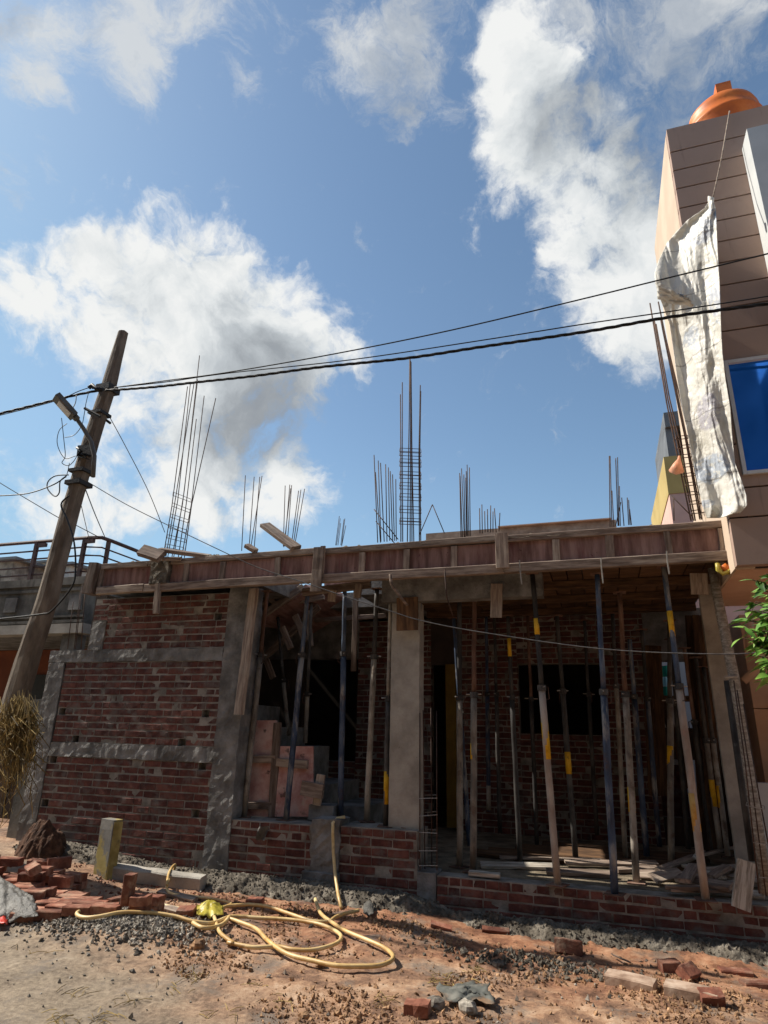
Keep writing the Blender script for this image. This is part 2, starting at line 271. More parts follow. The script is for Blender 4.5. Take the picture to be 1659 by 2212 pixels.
def sack_mat():
    m = bpy.data.materials.new('woven_plastic_sacks'); m.use_nodes = True; t = NT(m.node_tree)
    p = t.n('ShaderNodeNewGeometry').outputs['Position']
    n = t.noise(p, 2.5, 6, .6).outputs[0]
    col = t.ramp(n, [(.3, '#c3beb0'), (.5, '#dedad0'), (.7, '#ebe8e0')])
    blue = t.ss(t.noise(t.vm('ADD', p, (3.3, 1.1, 4.2)), 2.3, 2, .4).outputs[0], .63, .67)
    txt = t.ss(t.noise(p, 26, 4, .7).outputs[0], .42, .56)
    col = t.mix(t.m('MULTIPLY', t.m('MULTIPLY', blue, txt), .8), col, '#6482a6')
    col = t.mix(t.m('MULTIPLY', t.ss(t.noise(p, 4.5, 5, .6).outputs[0], .62, .72), .55), col, '#7c7566')
    for (x, y, rx, rz, cc) in [(1522, 487, .11, .16, '#44618c'), (1546, 985, .17, .17, '#6e8db3'), (1540, 860, .10, .22, '#8883a0'), (1500, 690, .07, .12, '#7f93b0'), (1548, 640, .05, .2, '#8a9ab8'), (1535, 1060, .1, .05, '#7f93b0'), (1560, 1085, .05, .09, '#8a8470')]:
        q = U(x, y, 6.2); d_ = t.vm('LENGTH', t.vm('MULTIPLY', t.vm('SUBTRACT', p, tuple(q)), (1/rx, 0, 1/rz)))
        ms = t.m('MULTIPLY', t.ss(t.m('ADD', d_, t.m('MULTIPLY', t.m('SUBTRACT', n, .5), .8)), 1.0, .8), t.ss(t.noise(p, 18, 4, .7).outputs[0], .36, .5))
        col = t.mix(t.m('MULTIPLY', ms, .5), col, cc)
    xyz = t.n('ShaderNodeSeparateXYZ', None, i0=p)
    ln = t.m('FRACT', t.m('ADD', t.m('MULTIPLY', xyz.outputs[2], 1.45), t.m('MULTIPLY', n, .25)))   # sewn seams between sacks
    col = t.mix(t.m('MULTIPLY', t.m('LESS_THAN', ln, .02), .5), col, '#6f695e')
    bn = t.n('ShaderNodeTexVoronoi', {'feature': 'DISTANCE_TO_EDGE'}, Vector=t.vm('ADD', p, t.vm('MULTIPLY', t.noise(p, 4, 4, .6).outputs[1], (.25, .25, .25))), Scale=7.0).outputs[0]
    hh = t.m('ADD', t.m('MINIMUM', bn, .25), t.m('MULTIPLY', t.noise(p, 22, 5, .6).outputs[0], .25))
    bmp = t.n('ShaderNodeBump', None, Strength=.4, Distance=.03, Height=hh)
    b = t.n('ShaderNodeBsdfPrincipled', None, Base_Color=col, Roughness=.5, Normal=bmp.outputs[0])
    tr = t.n('ShaderNodeBsdfTranslucent', None, Color=col)
    mx = t.n('ShaderNodeMixShader', None, i0=.18, i1=b.outputs[0], i2=tr.outputs[0])
    o = t.n('ShaderNodeOutputMaterial'); t.link(mx.outputs[0], o.inputs[0]); return m
M['sack'] = sack_mat()
def glass_mat():
    m = bpy.data.materials.new('blue_reflective_glass'); m.use_nodes = True; t = NT(m.node_tree)
    p = t.n('ShaderNodeNewGeometry').outputs['Position']
    b = t.n('ShaderNodeBsdfPrincipled', None, Base_Color=lin('#2a80f2'), Roughness=.04, Metallic=.55)
    o = t.n('ShaderNodeOutputMaterial'); t.link(b.outputs[0], o.inputs[0]); return m
M['glass'] = glass_mat()

# ------------------------------------------------------------------ builders
WM = {}
def link(o, parent=None, world=None):
    COL.objects.link(o); w = world or Matrix(); WM[o.name] = w
    if parent is not None: o.parent = parent; o.matrix_parent_inverse = WM[parent.name].inverted()
    o.matrix_basis = w; return o
def tag(o, label=None, cat=None, group=None, kind=None):
    for k, v in (('label', label), ('category', cat), ('group', group), ('kind', kind)):
        if v: o[k] = v
    return o
def thing(name, label, cat, loc=(0, 0, 0), group=None):
    o = bpy.data.objects.new(name, None); o.empty_display_size = .1
    link(o, None, Matrix.Translation(Vector(loc))); return tag(o, label, cat, group)
class MB:
    def __init__(s): s.v = []; s.f = []
    def add(s, vs, fs):
        n = len(s.v); s.v += [tuple(v) for v in vs]; s.f += [tuple(i+n for i in f) for f in fs]; return s
    def hexa(s, p):                    # 8 corners: bottom ring, top ring
        return s.add(p, [(3, 2, 1, 0), (4, 5, 6, 7), (0, 1, 5, 4), (1, 2, 6, 5), (2, 3, 7, 6), (3, 0, 4, 7)])
    def box(s, x0, x1, y0, y1, z0, z1):
        return s.hexa([(x0, y0, z0), (x1, y0, z0), (x1, y1, z0), (x0, y1, z0), (x0, y0, z1), (x1, y0, z1), (x1, y1, z1), (x0, y1, z1)])
    def tube(s, pts, r, n=6, cap=True):
        pts = [Vector(p) for p in pts]; rs = r if isinstance(r, (list, tuple)) else [r]*len(pts)
        up = None; vs = []
        for i, p in enumerate(pts):
            d = (pts[min(i+1, len(pts)-1)] - pts[max(i-1, 0)]).normalized()
            if up is None: up = d.orthogonal().normalized()
            up = (up - d*up.dot(d))
            up = up.normalized() if up.length > 1e-6 else d.orthogonal().normalized()
            w = d.cross(up)
            for k in range(n):
                a = 2*math.pi*k/n; vs.append(p + (up*math.cos(a) + w*math.sin(a))*rs[i])
        fs = [(i*n+k, i*n+(k+1) % n, (i+1)*n+(k+1) % n, (i+1)*n+k) for i in range(len(pts)-1) for k in range(n)]
        if cap: fs += [tuple(range(n))[::-1], tuple((len(pts)-1)*n+k for k in range(n))]
        return s.add(vs, fs)
    def grid(s, nu, nv, fn, close=False):
        vs = [fn(i/(nu-1), j/(nv-1)) for j in range(nv) for i in range(nu)]
        return s.add(vs, [(j*nu+i, j*nu+i+1, (j+1)*nu+i+1, (j+1)*nu+i) for j in range(nv-1) for i in range(nu-1)])
    def build(s, name, m, parent=None, smooth=False, label=None, kind=None):
        v = np.array(s.v); c = (v.max(0)+v.min(0))/2
        me = bpy.data.meshes.new(name); me.from_pydata((v-c).tolist(), [], s.f)
        if smooth: me.polygons.foreach_set('use_smooth', [True]*len(me.polygons))
        me.materials.append(m); me.update()
        o = bpy.data.objects.new(name, me); link(o, parent, Matrix.Translation(Vector(c)))
        return tag(o, label, None, None, kind)
def solid(name, m, parent, x0, x1, y0, y1, z0, z1, **k): return MB().box(x0, x1, y0, y1, z0, z1).build(name, m, parent, **k)
def inst(name, me, w, parent=None):
    return link(bpy.data.objects.new(name, me), parent, w)
def mesh_of(name, mb, m, smooth=False):
    me = bpy.data.meshes.new(name); me.from_pydata([tuple(v) for v in mb.v], [], mb.f); me.materials.append(m)
    if smooth: me.polygons.foreach_set('use_smooth', [True]*len(me.polygons))
    me.update(); return me
def axes(p0, p1, nrm):                 # frame with X along p0->p1, Z near nrm
    p0, p1 = Vector(p0), Vector(p1); x = (p1-p0).normalized(); z = Vector(nrm); z = (z - x*z.dot(x)).normalized(); y = z.cross(x)
    w = Matrix((x, y, z)).transposed().to_4x4(); w.translation = (p0+p1)/2; return w, (p1-p0).length
def rough_box(lx, ly, lz, jit=.01, nx=4, rr=None):   # a bar with slightly uneven edges and chamfers
    rr = rr or R; mb = MB(); ch = min(ly, lz)*.10; rings = []
    for i in range(nx+1):
        x = -lx/2 + lx*i/nx; j = lambda: rr.uniform(-jit, jit); e = rr.uniform(-jit, jit)*1.5 if i in (0, nx) else 0
        a, b = ly/2, lz/2
        ring = [(-a+ch, -b), (a-ch, -b), (a, -b+ch), (a, b-ch), (a-ch, b), (-a+ch, b), (-a, b-ch), (-a, -b+ch)]
        dy, dz = j()*.5, j()*.5
        rings.append([(x+e, y+dy+j()*.3, z+dz+j()*.3) for y, z in ring])
    vs = [p for r in rings for p in r]; n = 8
    mb.add(vs, [(i*n+k, i*n+(k+1) % n, (i+1)*n+(k+1) % n, (i+1)*n+k) for i in range(nx) for k in range(n)] + [tuple(range(n))[::-1], tuple(nx*n+k for k in range(n))])
    mb.f = [f[::-1] for f in mb.f]
    return mb
def board(name, p0, p1, width, thick, m, parent=None, nrm=(0, -1, 0), jit=.004, label=None):
    w, L = axes(p0, p1, nrm)
    return tag(inst(name, mesh_of(name, rough_box(L, width, thick, jit), m), w, parent), label)

# ------------------------------------------------------------------ ground
PILE = G(255, 2012); PILE2 = G(1110, 2055)
def gh0(x, y):
    s = max(0, min(1, (-4.3-x)/2.6)); s = s*s*(3-2*s); q = max(0, min(1, (y-5.0)/1.8)); q = q*q*(3-2*q)
    rr_ = max(0, min(1, (x+2.2)/1.2)); dx, dy = (x-PILE.x)/.85, (y-PILE.y)/.42
    return .20*s*q - .11*rr_*rr_*(3-2*rr_)*max(0, min(1, (y-4.8)/1.6)) + .13*math.exp(-(dx*dx+dy*dy)) + .026
def gh(x, y):
    s = max(0, min(1, (-4.3-x)/2.6)); s = s*s*(3-2*s); q = max(0, min(1, (y-5.0)/1.8)); q = q*q*(3-2*q)
    rr_ = max(0, min(1, (x+2.2)/1.2)); h = .20*s*q - .11*rr_*rr_*(3-2*rr_)*max(0, min(1, (y-4.8)/1.6))
    if -12 < x < 4 and 2 < y < 8:
        rough = .55 + .45*max(0, min(1, (y+.55*x-2.6)/1.2))
        h += rough*(noise.fractal(Vector((x*1.1, y*1.1, 3)), .9, 2.1, 3)*.022 + noise.fractal(Vector((x*5, y*5, 7)), .8, 2.1, 4)*.012)
        h += .026*rough*max(0, noise.noise(Vector((x*13, y*13, 2)))-.05)*max(0, min(1, .5+noise.noise(Vector((x*1.5, y*1.5, 12)))*2)) + .022*rough*abs(noise.noise(Vector((x*19, y*19, 5))))*max(.15, min(1, .6+noise.noise(Vector((x*1.1, y*1.1, 31)))*1.6))
        dx, dy = (x-PILE.x)/.85, (y-PILE.y)/.42; h += .13*math.exp(-(dx*dx+dy*dy))
        dx, dy = (x-PILE2.x)/.30, (y-PILE2.y)/.16; h += .05*math.exp(-(dx*dx+dy*dy))*(1+noise.noise(Vector((x*9, y*9, 0))))
    return h
def make_ground():
    xs = [-400, -150, -60, -30, -18, -12] + [-9.6+.024*i for i in range(530)] + [3.3, 4, 6, 10, 20, 60, 150, 400]
    ys = [-400, -150, -50, -15, -5, 0, 1.5, 2.3] + [2.7+.024*i for i in range(197)] + [7.6, 9, 12, 20, 40, 100, 250, 500]
    mb = MB(); nx = len(xs)
    mb.v = [(x, y, gh(x, y)) for y in ys for x in xs]
    mb.f = [(j*nx+i, j*nx+i+1, (j+1)*nx+i+1, (j+1)*nx+i) for j in range(len(ys)-1) for i in range(nx-1)]
    mb.build('ground', M['ground'], None, True, kind='structure')
make_ground()

# ------------------------------------------------------------------ bricks
BV = []
for k in range(6):
    rr = random.Random(40+k); BV.append([mesh_of('brick', rough_box(L, .10, .0755, .0035, 2, rr), M['brick']) for L in (.228, .112, .17)])
def lay(name, x0, x1, z0, z1, yf, label, cat='brick wall', depth=.22, holes=(), limit=300, courses=None, seed=1, header_p=.22, hdr_top=False, group=None):
    """coursed brickwork facing the street; bricks stand proud of a recessed mortar core"""
    rr = random.Random(seed); root = thing(name, label, cat, ((x0+x1)/2, yf, z0), group)
    n = courses or max(1, round((z1-z0)/.0865)); ch = (z1-z0)/n
    core = MB(); spots = []
    core.box(x0, x1, yf+.11, yf+depth, z0, z1)
    for i in range(n):
        zb = z0+i*ch; hs = sorted([(hx-.055, hx+.055) for hx, hz in holes if zb <= hz < zb+ch])
        a = x0
        for h0, h1 in hs + [(x1, x1)]:
            if h0 > a: core.box(a, h0, yf+.0035, yf+.1098, zb, zb+ch)
            a = h1
        x = x0 + rr.choice((0, -.06, -.12)); hdr = hdr_top and i == n-1
        while x < x1-.02:
            k = 1 if (hdr or rr.random() < header_p) else (2 if rr.random() < .08 else 0)
            L = (.228, .112, .17)[k]; a, b = max(x, x0), min(x+L, x1); blocked = [h for h in hs if a < h[1] and b > h[0]]
            if blocked:
                h = blocked[0]
                if h[0]-a > .05: spots.append((a, h[0]-.004, zb))
                x = h[1]+.004; continue
            if b-a > .04: spots.append((a, b, zb))
            x += L+.012+rr.uniform(-.002, .004)
    core.build('mortar', M['mortar'], root)
    cam_p = Vector((0, 0, CAMZ)); spots.sort(key=lambda s: (Vector(((s[0]+s[1])/2, yf, s[2]))-cam_p).length/max(.05, s[1]-s[0])**.0)
    extra = MB()
    for q, (a, b, zb) in enumerate(spots):
        L = b-a; k = 0 if L > .2 else (2 if L > .14 else 1); base = (.228, .112, .17)[k]; me = rr.choice(BV)[k]
        w = Matrix.Translation((( a+b)/2, yf+.05+rr.uniform(-.004, .004), zb+ch/2)) @ Euler((rr.uniform(-.02, .02), rr.uniform(-.012, .012), rr.uniform(-.012, .012))).to_matrix().to_4x4() @ Matrix.Diagonal((L/base, 1, (ch-.011)/.0755, 1))
        if q < limit: inst('brick', me, w, root)
        else: extra.add([w @ v.co for v in me.vertices], [tuple(p.vertices) for p in me.polygons])
    if extra.v: extra.build('bricks', M['brick'], root, kind='stuff')
    return root
YW = 7.2
hole_px = [(1425, 720), (1345, 1325), (410, 1310), (495, 1490), (1190, 1515)]
holes = [U(x/3.024, 1097.2+y/3.024, YW) for x, y in hole_px] + [U(x/3.36, 1536.1+y/3.36, YW) for x, y in [(385, 360), (1465, 425), (325, 665), (1415, 770)]]
holes = [(h.x, h.z) for h in holes]
lower = lay('brick_wall', -7.06, -4.552, .0, 1.228, YW, 'lowest red brick panel of the tall street wall, from the ground to the grey sill band', holes=holes, seed=3)
mid = lay('brick_wall', -7.04, -4.552, 1.402, 2.438, YW, 'middle red brick panel of the tall street wall, between the two grey concrete bands', holes=holes, seed=4)
top = lay('brick_wall', -6.46, -4.552, 2.602, 3.31, YW, 'uppermost red brick panel of the tall wall, right under the wooden formwork', holes=holes, seed=5)
tooth = lay('brick_wall', -6.70, -6.463, 3.0, 3.31, YW, 'small toothed brick end above the concrete stub at the far left of the wall top', seed=6)
pl = lay('low_brick_wall', -4.218, -3.19, .04, .625, YW, 'low red brick parapet with timber panels and two props standing on it', 'low wall', .44, seed=8, hdr_top=True)
pr = lay('low_brick_wall', -2.855, -1.985, .0, .64, YW, 'low red brick parapet between the concrete patch and the rebar cage, hose over its left end', 'low wall', .44, seed=9, hdr_top=True)
pb = lay('plinth_wall', -1.775, 1.9, -.10, .245, YW, 'long low brick plinth under the open porch on the right', 'low wall', .22, seed=10, hdr_top=True, courses=4)

# ------------------------------------------------------------------ concrete frame of the unfinished house
def rough_slab(mb, x0, x1, z0, z1, y0, y1, amp=.012, step=.06, seed=0):
    """a cast block whose street face and edges are uneven"""
    nx, nz = max(2, int((x1-x0)/step)), max(2, int((z1-z0)/step)); n0 = len(mb.v)
    def P(i, j):
        x = x0+(x1-x0)*i/nx; z = z0+(z1-z0)*j/nz; v = Vector((x*7, z*7, seed))
        e = (noise.noise(v*1.3)*amp if i in (0, nx) else 0); g = (noise.noise(v*1.3+Vector((9, 9, 9)))*amp*.6 if j in (0, nz) else 0)
        return (x+e, y0 - abs(noise.fractal(v, 1, 2, 3))*amp, z+g)
    fr = [P(i, j) for j in range(nz+1) for i in range(nx+1)]; W = nx+1
    bk = [(p[0], y1, p[2]) for p in fr]; vs = fr+bk; nb = len(fr)
    fs = [(j*W+i, j*W+i+1, (j+1)*W+i+1, (j+1)*W+i) for j in range(nz) for i in range(nx)]
    fs += [(nb+j*W+i, nb+(j+1)*W+i, nb+(j+1)*W+i+1, nb+j*W+i+1) for j in range(nz) for i in range(nx)]
    for i in range(nx): fs += [(i, nb+i, nb+i+1, i+1), (nz*W+i, nz*W+i+1, nb+nz*W+i+1, nb+nz*W+i)]
    for j in range(nz): fs += [(j*W, (j+1)*W, nb+(j+1)*W, nb+j*W), (j*W+nx, nb+j*W+nx, nb+(j+1)*W+nx, (j+1)*W+nx)]
    return mb.add(vs, fs)
frame = thing('unfinished_house', 'grey cast concrete columns, bands and roof slab of the unfinished single-storey house', 'house', (-4.4, 7.3, 0))
def cast(name, x0, x1, z0, z1, y0, y1, m='concrete', amp=.012, parent=frame, seed=0, label=None):
    return rough_slab(MB(), x0, x1, z0, z1, y0, y1, amp, .05, seed or R.random()*50).build(name, M[m], parent, label=label)
cast('column', -4.55, -4.22, 0, 3.40, YW-.008, 7.5, amp=.016)
cast('column', -7.34, -7.065, 0, 2.435, YW-.008, 7.5, amp=.012)
cast('column', -6.70, -6.465, 2.602, 2.995, YW-.008, 7.5, amp=.02)
cast('lintel_band', -7.35, -4.553, 2.44, 2.6, YW-.006, 7.5, amp=.018)
cast('sill_band', -7.06, -4.553, 1.23, 1.40, YW-.006, 7.5, amp=.02)
cast('column', U(842, 1600, 7.3).x, U(905, 1600, 7.3).x, .24, 3.10, 7.3, 7.5, 'concrete_pale', .004, label='pale tall column in the middle of the porch')
cr0 = U(1560, 1640, 8.0).x; cr1 = cr0+.19
cast('column', cr0, cr1, .24, 3.44, 8.0, 8.08, 'concrete_pale', .004, label='pale column at the right end of the porch')
cast('pillar_stub', -3.19, -2.857, -.02, .70, YW-.02, 7.46, amp=.03, label='lumpy concrete patch between the two low brick parapets')
cast('pillar_stub', -3.26, -2.84, -.02, .18, YW-.075, YW-.035, amp=.03)
cast('pillar_stub', -1.98, -1.78, -.15, .265, YW-.01, 7.46, amp=.01, label='short concrete block carrying the rebar cage')
solid('porch_beam', M['concrete'], frame, -2.45, -.55, 7.22, 7.40, 3.104, 3.38)
# roof slab with the stair opening behind the left bay
for a in [(-6.5, 1.36, 6.95, 7.42, 3.44, 3.70), (-6.7, -4.22, 7.42, 13.4, 3.44, 3.70), (-2.55, 1.02, 7.42, 10.7, 3.46, 3.70), (1.022, 1.36, 7.42, 10.7, 3.46, 3.70), (-4.22, -2.55, 9.3, 13.4, 3.46, 3.70), (-3.2, -2.55, 8.4, 9.3, 3.46, 3.70), (-2.55, .4, 10.7, 13.4, 3.46, 3.70)]:
    solid('roof_slab', M['concrete'], frame, *a)
# floor
fl = MB().box(-4.2, 1.9, 7.422, 13.4, -.2, .25); fl.build('porch_floor', M['screed'], None, kind='structure')
# side and rear walls of the interior (dim)
rw = lay('rear_brick_wall', -2.15, -1.24, .25, 3.4, 10.3, 'dim inner brick wall behind the porch, left of its dark window', 'brick wall', .2, seed=21, limit=160)
rw2 = lay('rear_brick_wall', -1.238, -.02, .25, 1.64, 10.3, 'dim inner brick wall below the dark porch window', 'brick wall', .2, seed=22, limit=160)
rw3 = lay('rear_brick_wall', -1.238, -.02, 2.66, 3.4, 10.3, 'dim inner brick wall above the dark porch window', 'brick wall', .2, seed=23, limit=60)
rw4 = lay('rear_brick_wall', -.018, .64, .25, 3.4, 10.3, 'dim inner brick wall right of the dark porch window', 'brick wall', .2, seed=24, limit=120)
rw5 = lay('rear_brick_wall', -3.88, -2.62, .25, 3.4, 10.3, 'dim inner brick wall between the wide dark opening and the door', 'brick wall', .2, seed=25, limit=180)
rw6 = lay('rear_brick_wall', -4.85, -3.885, .25, 1.15, 10.3, 'dim inner brick wall under the wide dark opening in the left bay', 'brick wall', .2, seed=26, limit=60)
shell = thing('inner_walls', 'plain dark inner walls enclosing the rooms behind the porch', 'wall', (-3, 12, 0))
solid('lintel', M['concrete'], shell, -6.6, -3.88, 10.28, 10.5, 2.78, 3.44)
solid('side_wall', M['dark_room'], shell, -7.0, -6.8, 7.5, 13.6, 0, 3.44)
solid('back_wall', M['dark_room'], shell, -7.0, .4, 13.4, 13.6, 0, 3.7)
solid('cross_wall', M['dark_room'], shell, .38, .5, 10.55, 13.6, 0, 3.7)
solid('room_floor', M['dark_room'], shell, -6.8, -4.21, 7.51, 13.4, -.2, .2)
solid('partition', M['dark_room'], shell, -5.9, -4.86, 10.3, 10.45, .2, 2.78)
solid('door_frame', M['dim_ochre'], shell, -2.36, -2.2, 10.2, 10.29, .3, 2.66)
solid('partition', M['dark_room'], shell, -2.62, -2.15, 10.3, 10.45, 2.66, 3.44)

# ------------------------------------------------------------------ rough footing kerb
def make_footing():
    mb = MB(); nu, nv = 620, 26
    def P(u, v):
        x = -6.95 + 9.2*v_map(u); s = max(0, min(1, (-4.6-x)/2.2)); base = .17*s*s*(3-2*s); f = min(1, max(0, (-1.6-x)/1.5)); t = v
        rr_ = max(0, min(1, (x+2.0)/.4)); top = base + .055 + .03*f - .10*rr_; yb = 7.17 - (.50-.08*rr_)*t; z = top - .13*t**2.5 + .02*math.sin(t*3.14)
        q = Vector((x*6, yb*6, z*6))
        d = noise.fractal(q, .8, 2.2, 4)*.03 + abs(noise.noise(q*3.3))*.03 + abs(noise.noise(q*8))*.02
        w = .10*noise.noise(Vector((x*1.2, 0, 5)))*t
        return (x, yb - d*.7 - w, z + d*(1 if t > .05 else .3) - (.06 if t > .97 else 0))
    def v_map(u): return u
    mb.grid(nu, nv, P)
    o = mb.build('concrete_footing', M['footing'], None, True)
    tag(o, 'rough grey strip of spilt concrete running along the foot of the brick walls', 'footing')
make_footing()

# ------------------------------------------------------------------ formwork along the roof edge
fw = thing('beam_formwork', 'long wooden shuttering box nailed along the street edge of the roof slab', 'formwork', (-2.5, 6.93, 3.3))
YF = 6.90
cuts = [-6.43, -5.66, -3.16, -.92, 1.33]
for i in range(4):
    a, b = cuts[i]+.006, cuts[i+1]-.006
    board('top_board', (a, YF+.012, 3.695), (b, YF+.012, 3.702+R.uniform(-.008, .01)), .075, .05, M['wood'], fw)
    board('bottom_board', (a, YF-.004, 3.352), (b, YF-.004, 3.362+R.uniform(-.01, .005)), .105, .075, M['wood'], fw)
bat = [U(x, 1215, YF).x for x in (222, 403, 481, 600, 781, 877, 980)] + [U(x, 1180, YF).x for x in (1200, 1317, 1446, 1562)]
jo = [-6.43] + bat[:1] + sorted(bat[1:]+[-5.62, -3.16, -.92])[:] + [1.33]
for i in range(len(jo)-1):
    if jo[i+1]-jo[i] < .12: continue
    solid('panel', M['shutter'], fw, jo[i]+.003, jo[i+1]-.003, YF+.028, YF+.046, 3.402, 3.66)
for x in bat:
    board('batten', (x, YF+.012, 3.408), (x+R.uniform(-.01, .01), YF+.012, 3.656), R.uniform(.06, .085), .034, M['wood'], fw)
board('cover_board', U(690, 1182, 6.83), U(682, 1278, 6.83), .135, .035, M['wood'], fw, label='broad weathered upright board covering the joint')
board('cover_board', U(1083, 1153, 6.83), U(1086, 1228, 6.83), .14, .035, M['wood'], fw, label='broad weathered upright board covering the joint')
board('cover_board', U(698, 1180, 6.86), U(694, 1240, 6.86), .06, .03, M['wood'], fw)
cast('mortar_patch', U(333, 1215, YF).x, U(371, 1215, YF).x, 3.40, 3.70, YF-.05, YF+.026, 'footing', .02, fw, label='lumpy mortar-splashed block left of the middle')
board('stick', U(342, 1262, 6.86), U(337, 1325, 6.86), .075, .05, M['wood'], fw)
board('end_plank', U(213, 1218, 6.95), U(197, 1285, 6.95), .16, .22, M['wood'], fw, (0, -1, .1))
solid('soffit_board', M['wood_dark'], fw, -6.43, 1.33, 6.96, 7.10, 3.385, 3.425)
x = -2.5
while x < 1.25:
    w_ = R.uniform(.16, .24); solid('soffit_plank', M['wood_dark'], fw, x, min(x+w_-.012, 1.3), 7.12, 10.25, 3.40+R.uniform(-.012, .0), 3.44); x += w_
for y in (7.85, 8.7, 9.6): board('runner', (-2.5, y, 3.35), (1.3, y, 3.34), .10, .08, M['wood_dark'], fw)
cr = MB(); cr.grid(420, 7, lambda u, v: (lambda x, q: (x, 6.885+.22*v, 3.722+.016*noise.noise(Vector((x*3, v, 1)))+max(0, noise.fractal(Vector((x*9, v*3, 5)), .8, 2.1, 3))*.05*(1 if v > .1 else .5)-(.03 if v < .01 else 0)))(-6.3+7.6*u, 0))
cr.build('mortar_crust', M['footing'], fw, True)
# slanting stair shuttering in the left bay
st = thing('stair_formwork', 'slanting timber shuttering of the stair flight in the dark left bay', 'formwork', (-3.6, 8, 2.8))
def stair_board(x0, y0, x1, y1, Y, wd, th=.05, m='wood'): return board('board', U(x0, y0, Y), U(x1, y1, Y), wd, th, M[m], st)
stair_board(545, 1345, 655, 1268, 8.3, .10); stair_board(548, 1318, 610, 1272, 8.36, .09); stair_board(580, 1290, 598, 1308, 8.33, .08)
MB().add([U(548, 1350, 8.4), U(672, 1272, 8.4), U(672, 1272, 8.4)+Vector((.3, 1.4, .05)), U(548, 1350, 8.4)+Vector((.3, 1.4, .05)), U(548, 1338, 8.4), U(660, 1262, 8.4), U(672, 1262, 8.4)+Vector((.3, 1.4, .06)), U(548, 1338, 8.4)+Vector((.3, 1.4, .06))],
         [(0, 1, 2, 3), (7, 6, 5, 4), (0, 4, 5, 1), (1, 5, 6, 2), (2, 6, 7, 3), (3, 7, 4, 0)]).build('soffit_panel', M['shutter'], st)
stair_board(720, 1275, 716, 1300, 7.3, .1); stair_board(776, 1262, 772, 1290, 7.3, .08); stair_board(655, 1280, 800, 1262, 7.4, .1, .06); stair_board(640, 1300, 700, 1290, 8.6, .07); stair_board(680, 1340, 835, 1330, 9.2, .07)
stair_board(610, 1355, 628, 1400, 8.6, .09); stair_board(638, 1330, 660, 1385, 8.6, .1); stair_board(664, 1320, 672, 1395, 8.6, .07); stair_board(560, 1430, 690, 1310, 8.9, .10); stair_board(575, 1425, 590, 1465, 8.8, .09)
stair_board(770, 1262, 764, 1450, 8.2, .07, .04)
MB().hexa([U(700, 1270, 9.6), U(850, 1262, 9.6), U(850, 1262, 10.1), U(700, 1270, 10.1), U(700, 1264, 9.6)+Vector((0, 0, .2)), U(850, 1250, 9.6)+Vector((0, 0, .2)), U(850, 1250, 10.1)+Vector((0, 0, .2)), U(700, 1264, 10.1)+Vector((0, 0, .2))]).build('beam_side', M['shutter'], st)
# concrete steps
stp = thing('concrete_stairs', 'rough concrete steps climbing left behind the leaning pink panels', 'stairs', (-3.4, 8.2, .25))
for (x0, x1, yy) in [(705, 790, 1738), (640, 715, 1690), (585, 645, 1612), (505, 590, 1568), (478, 530, 1520)]:
    a, b = U(x0, yy, 8.15), U(x1, yy, 8.15); solid('step', M['concrete'], stp, a.x, b.x, 8.15, 9.2, .24, a.z)
tag(board('plank', U(549, 1272, 7.13), U(516, 1545, 7.13), .13, .06, M['wood'], None, (-.3, -1, 0)), 'tall brown plank standing against the right side of the grey corner column', 'plank')
tag(board('plank', U(880, 1290, 7.20), U(880, 1362, 7.20), .26, .03, M['wood_dark'], None), 'short square of dark board on the head of the pale middle column', 'plank')
tag(board('plank', U(1073, 1262, 7.18), U(1072, 1335, 7.18), .13, .03, M['wood'], None), 'short hanging board under the soffit right of the middle column', 'plank')
tag(board('plank', U(1509, 1240, 7.3), U(1512, 1285, 7.3), .17, .03, M['wood'], None), 'stub of board hanging under the formwork near its right end', 'plank')
tag(board('plank', U(1402, 1434, 9.6), U(1493, 1702, 9.6), .10, .07, M['wood_dark'], None), 'dark diagonal brace across the bright rear opening on the right', 'plank')
for i, x in enumerate((1392, 1402, 1412, 1421)):
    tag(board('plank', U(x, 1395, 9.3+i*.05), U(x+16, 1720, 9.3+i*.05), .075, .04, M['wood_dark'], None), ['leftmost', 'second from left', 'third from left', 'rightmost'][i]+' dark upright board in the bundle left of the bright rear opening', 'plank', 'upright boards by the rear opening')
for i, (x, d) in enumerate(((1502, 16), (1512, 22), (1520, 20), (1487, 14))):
    tag(board('plank', U(x, 1330, 9.0+i*.06), U(x+d+22, 1840, 9.0+i*.06), .08, .05, M['wood_dark'], None), ['second from left', 'third from left', 'rightmost', 'leftmost'][i]+' dark upright plank stacked behind the pale right-hand column', 'plank', 'planks behind the right column')

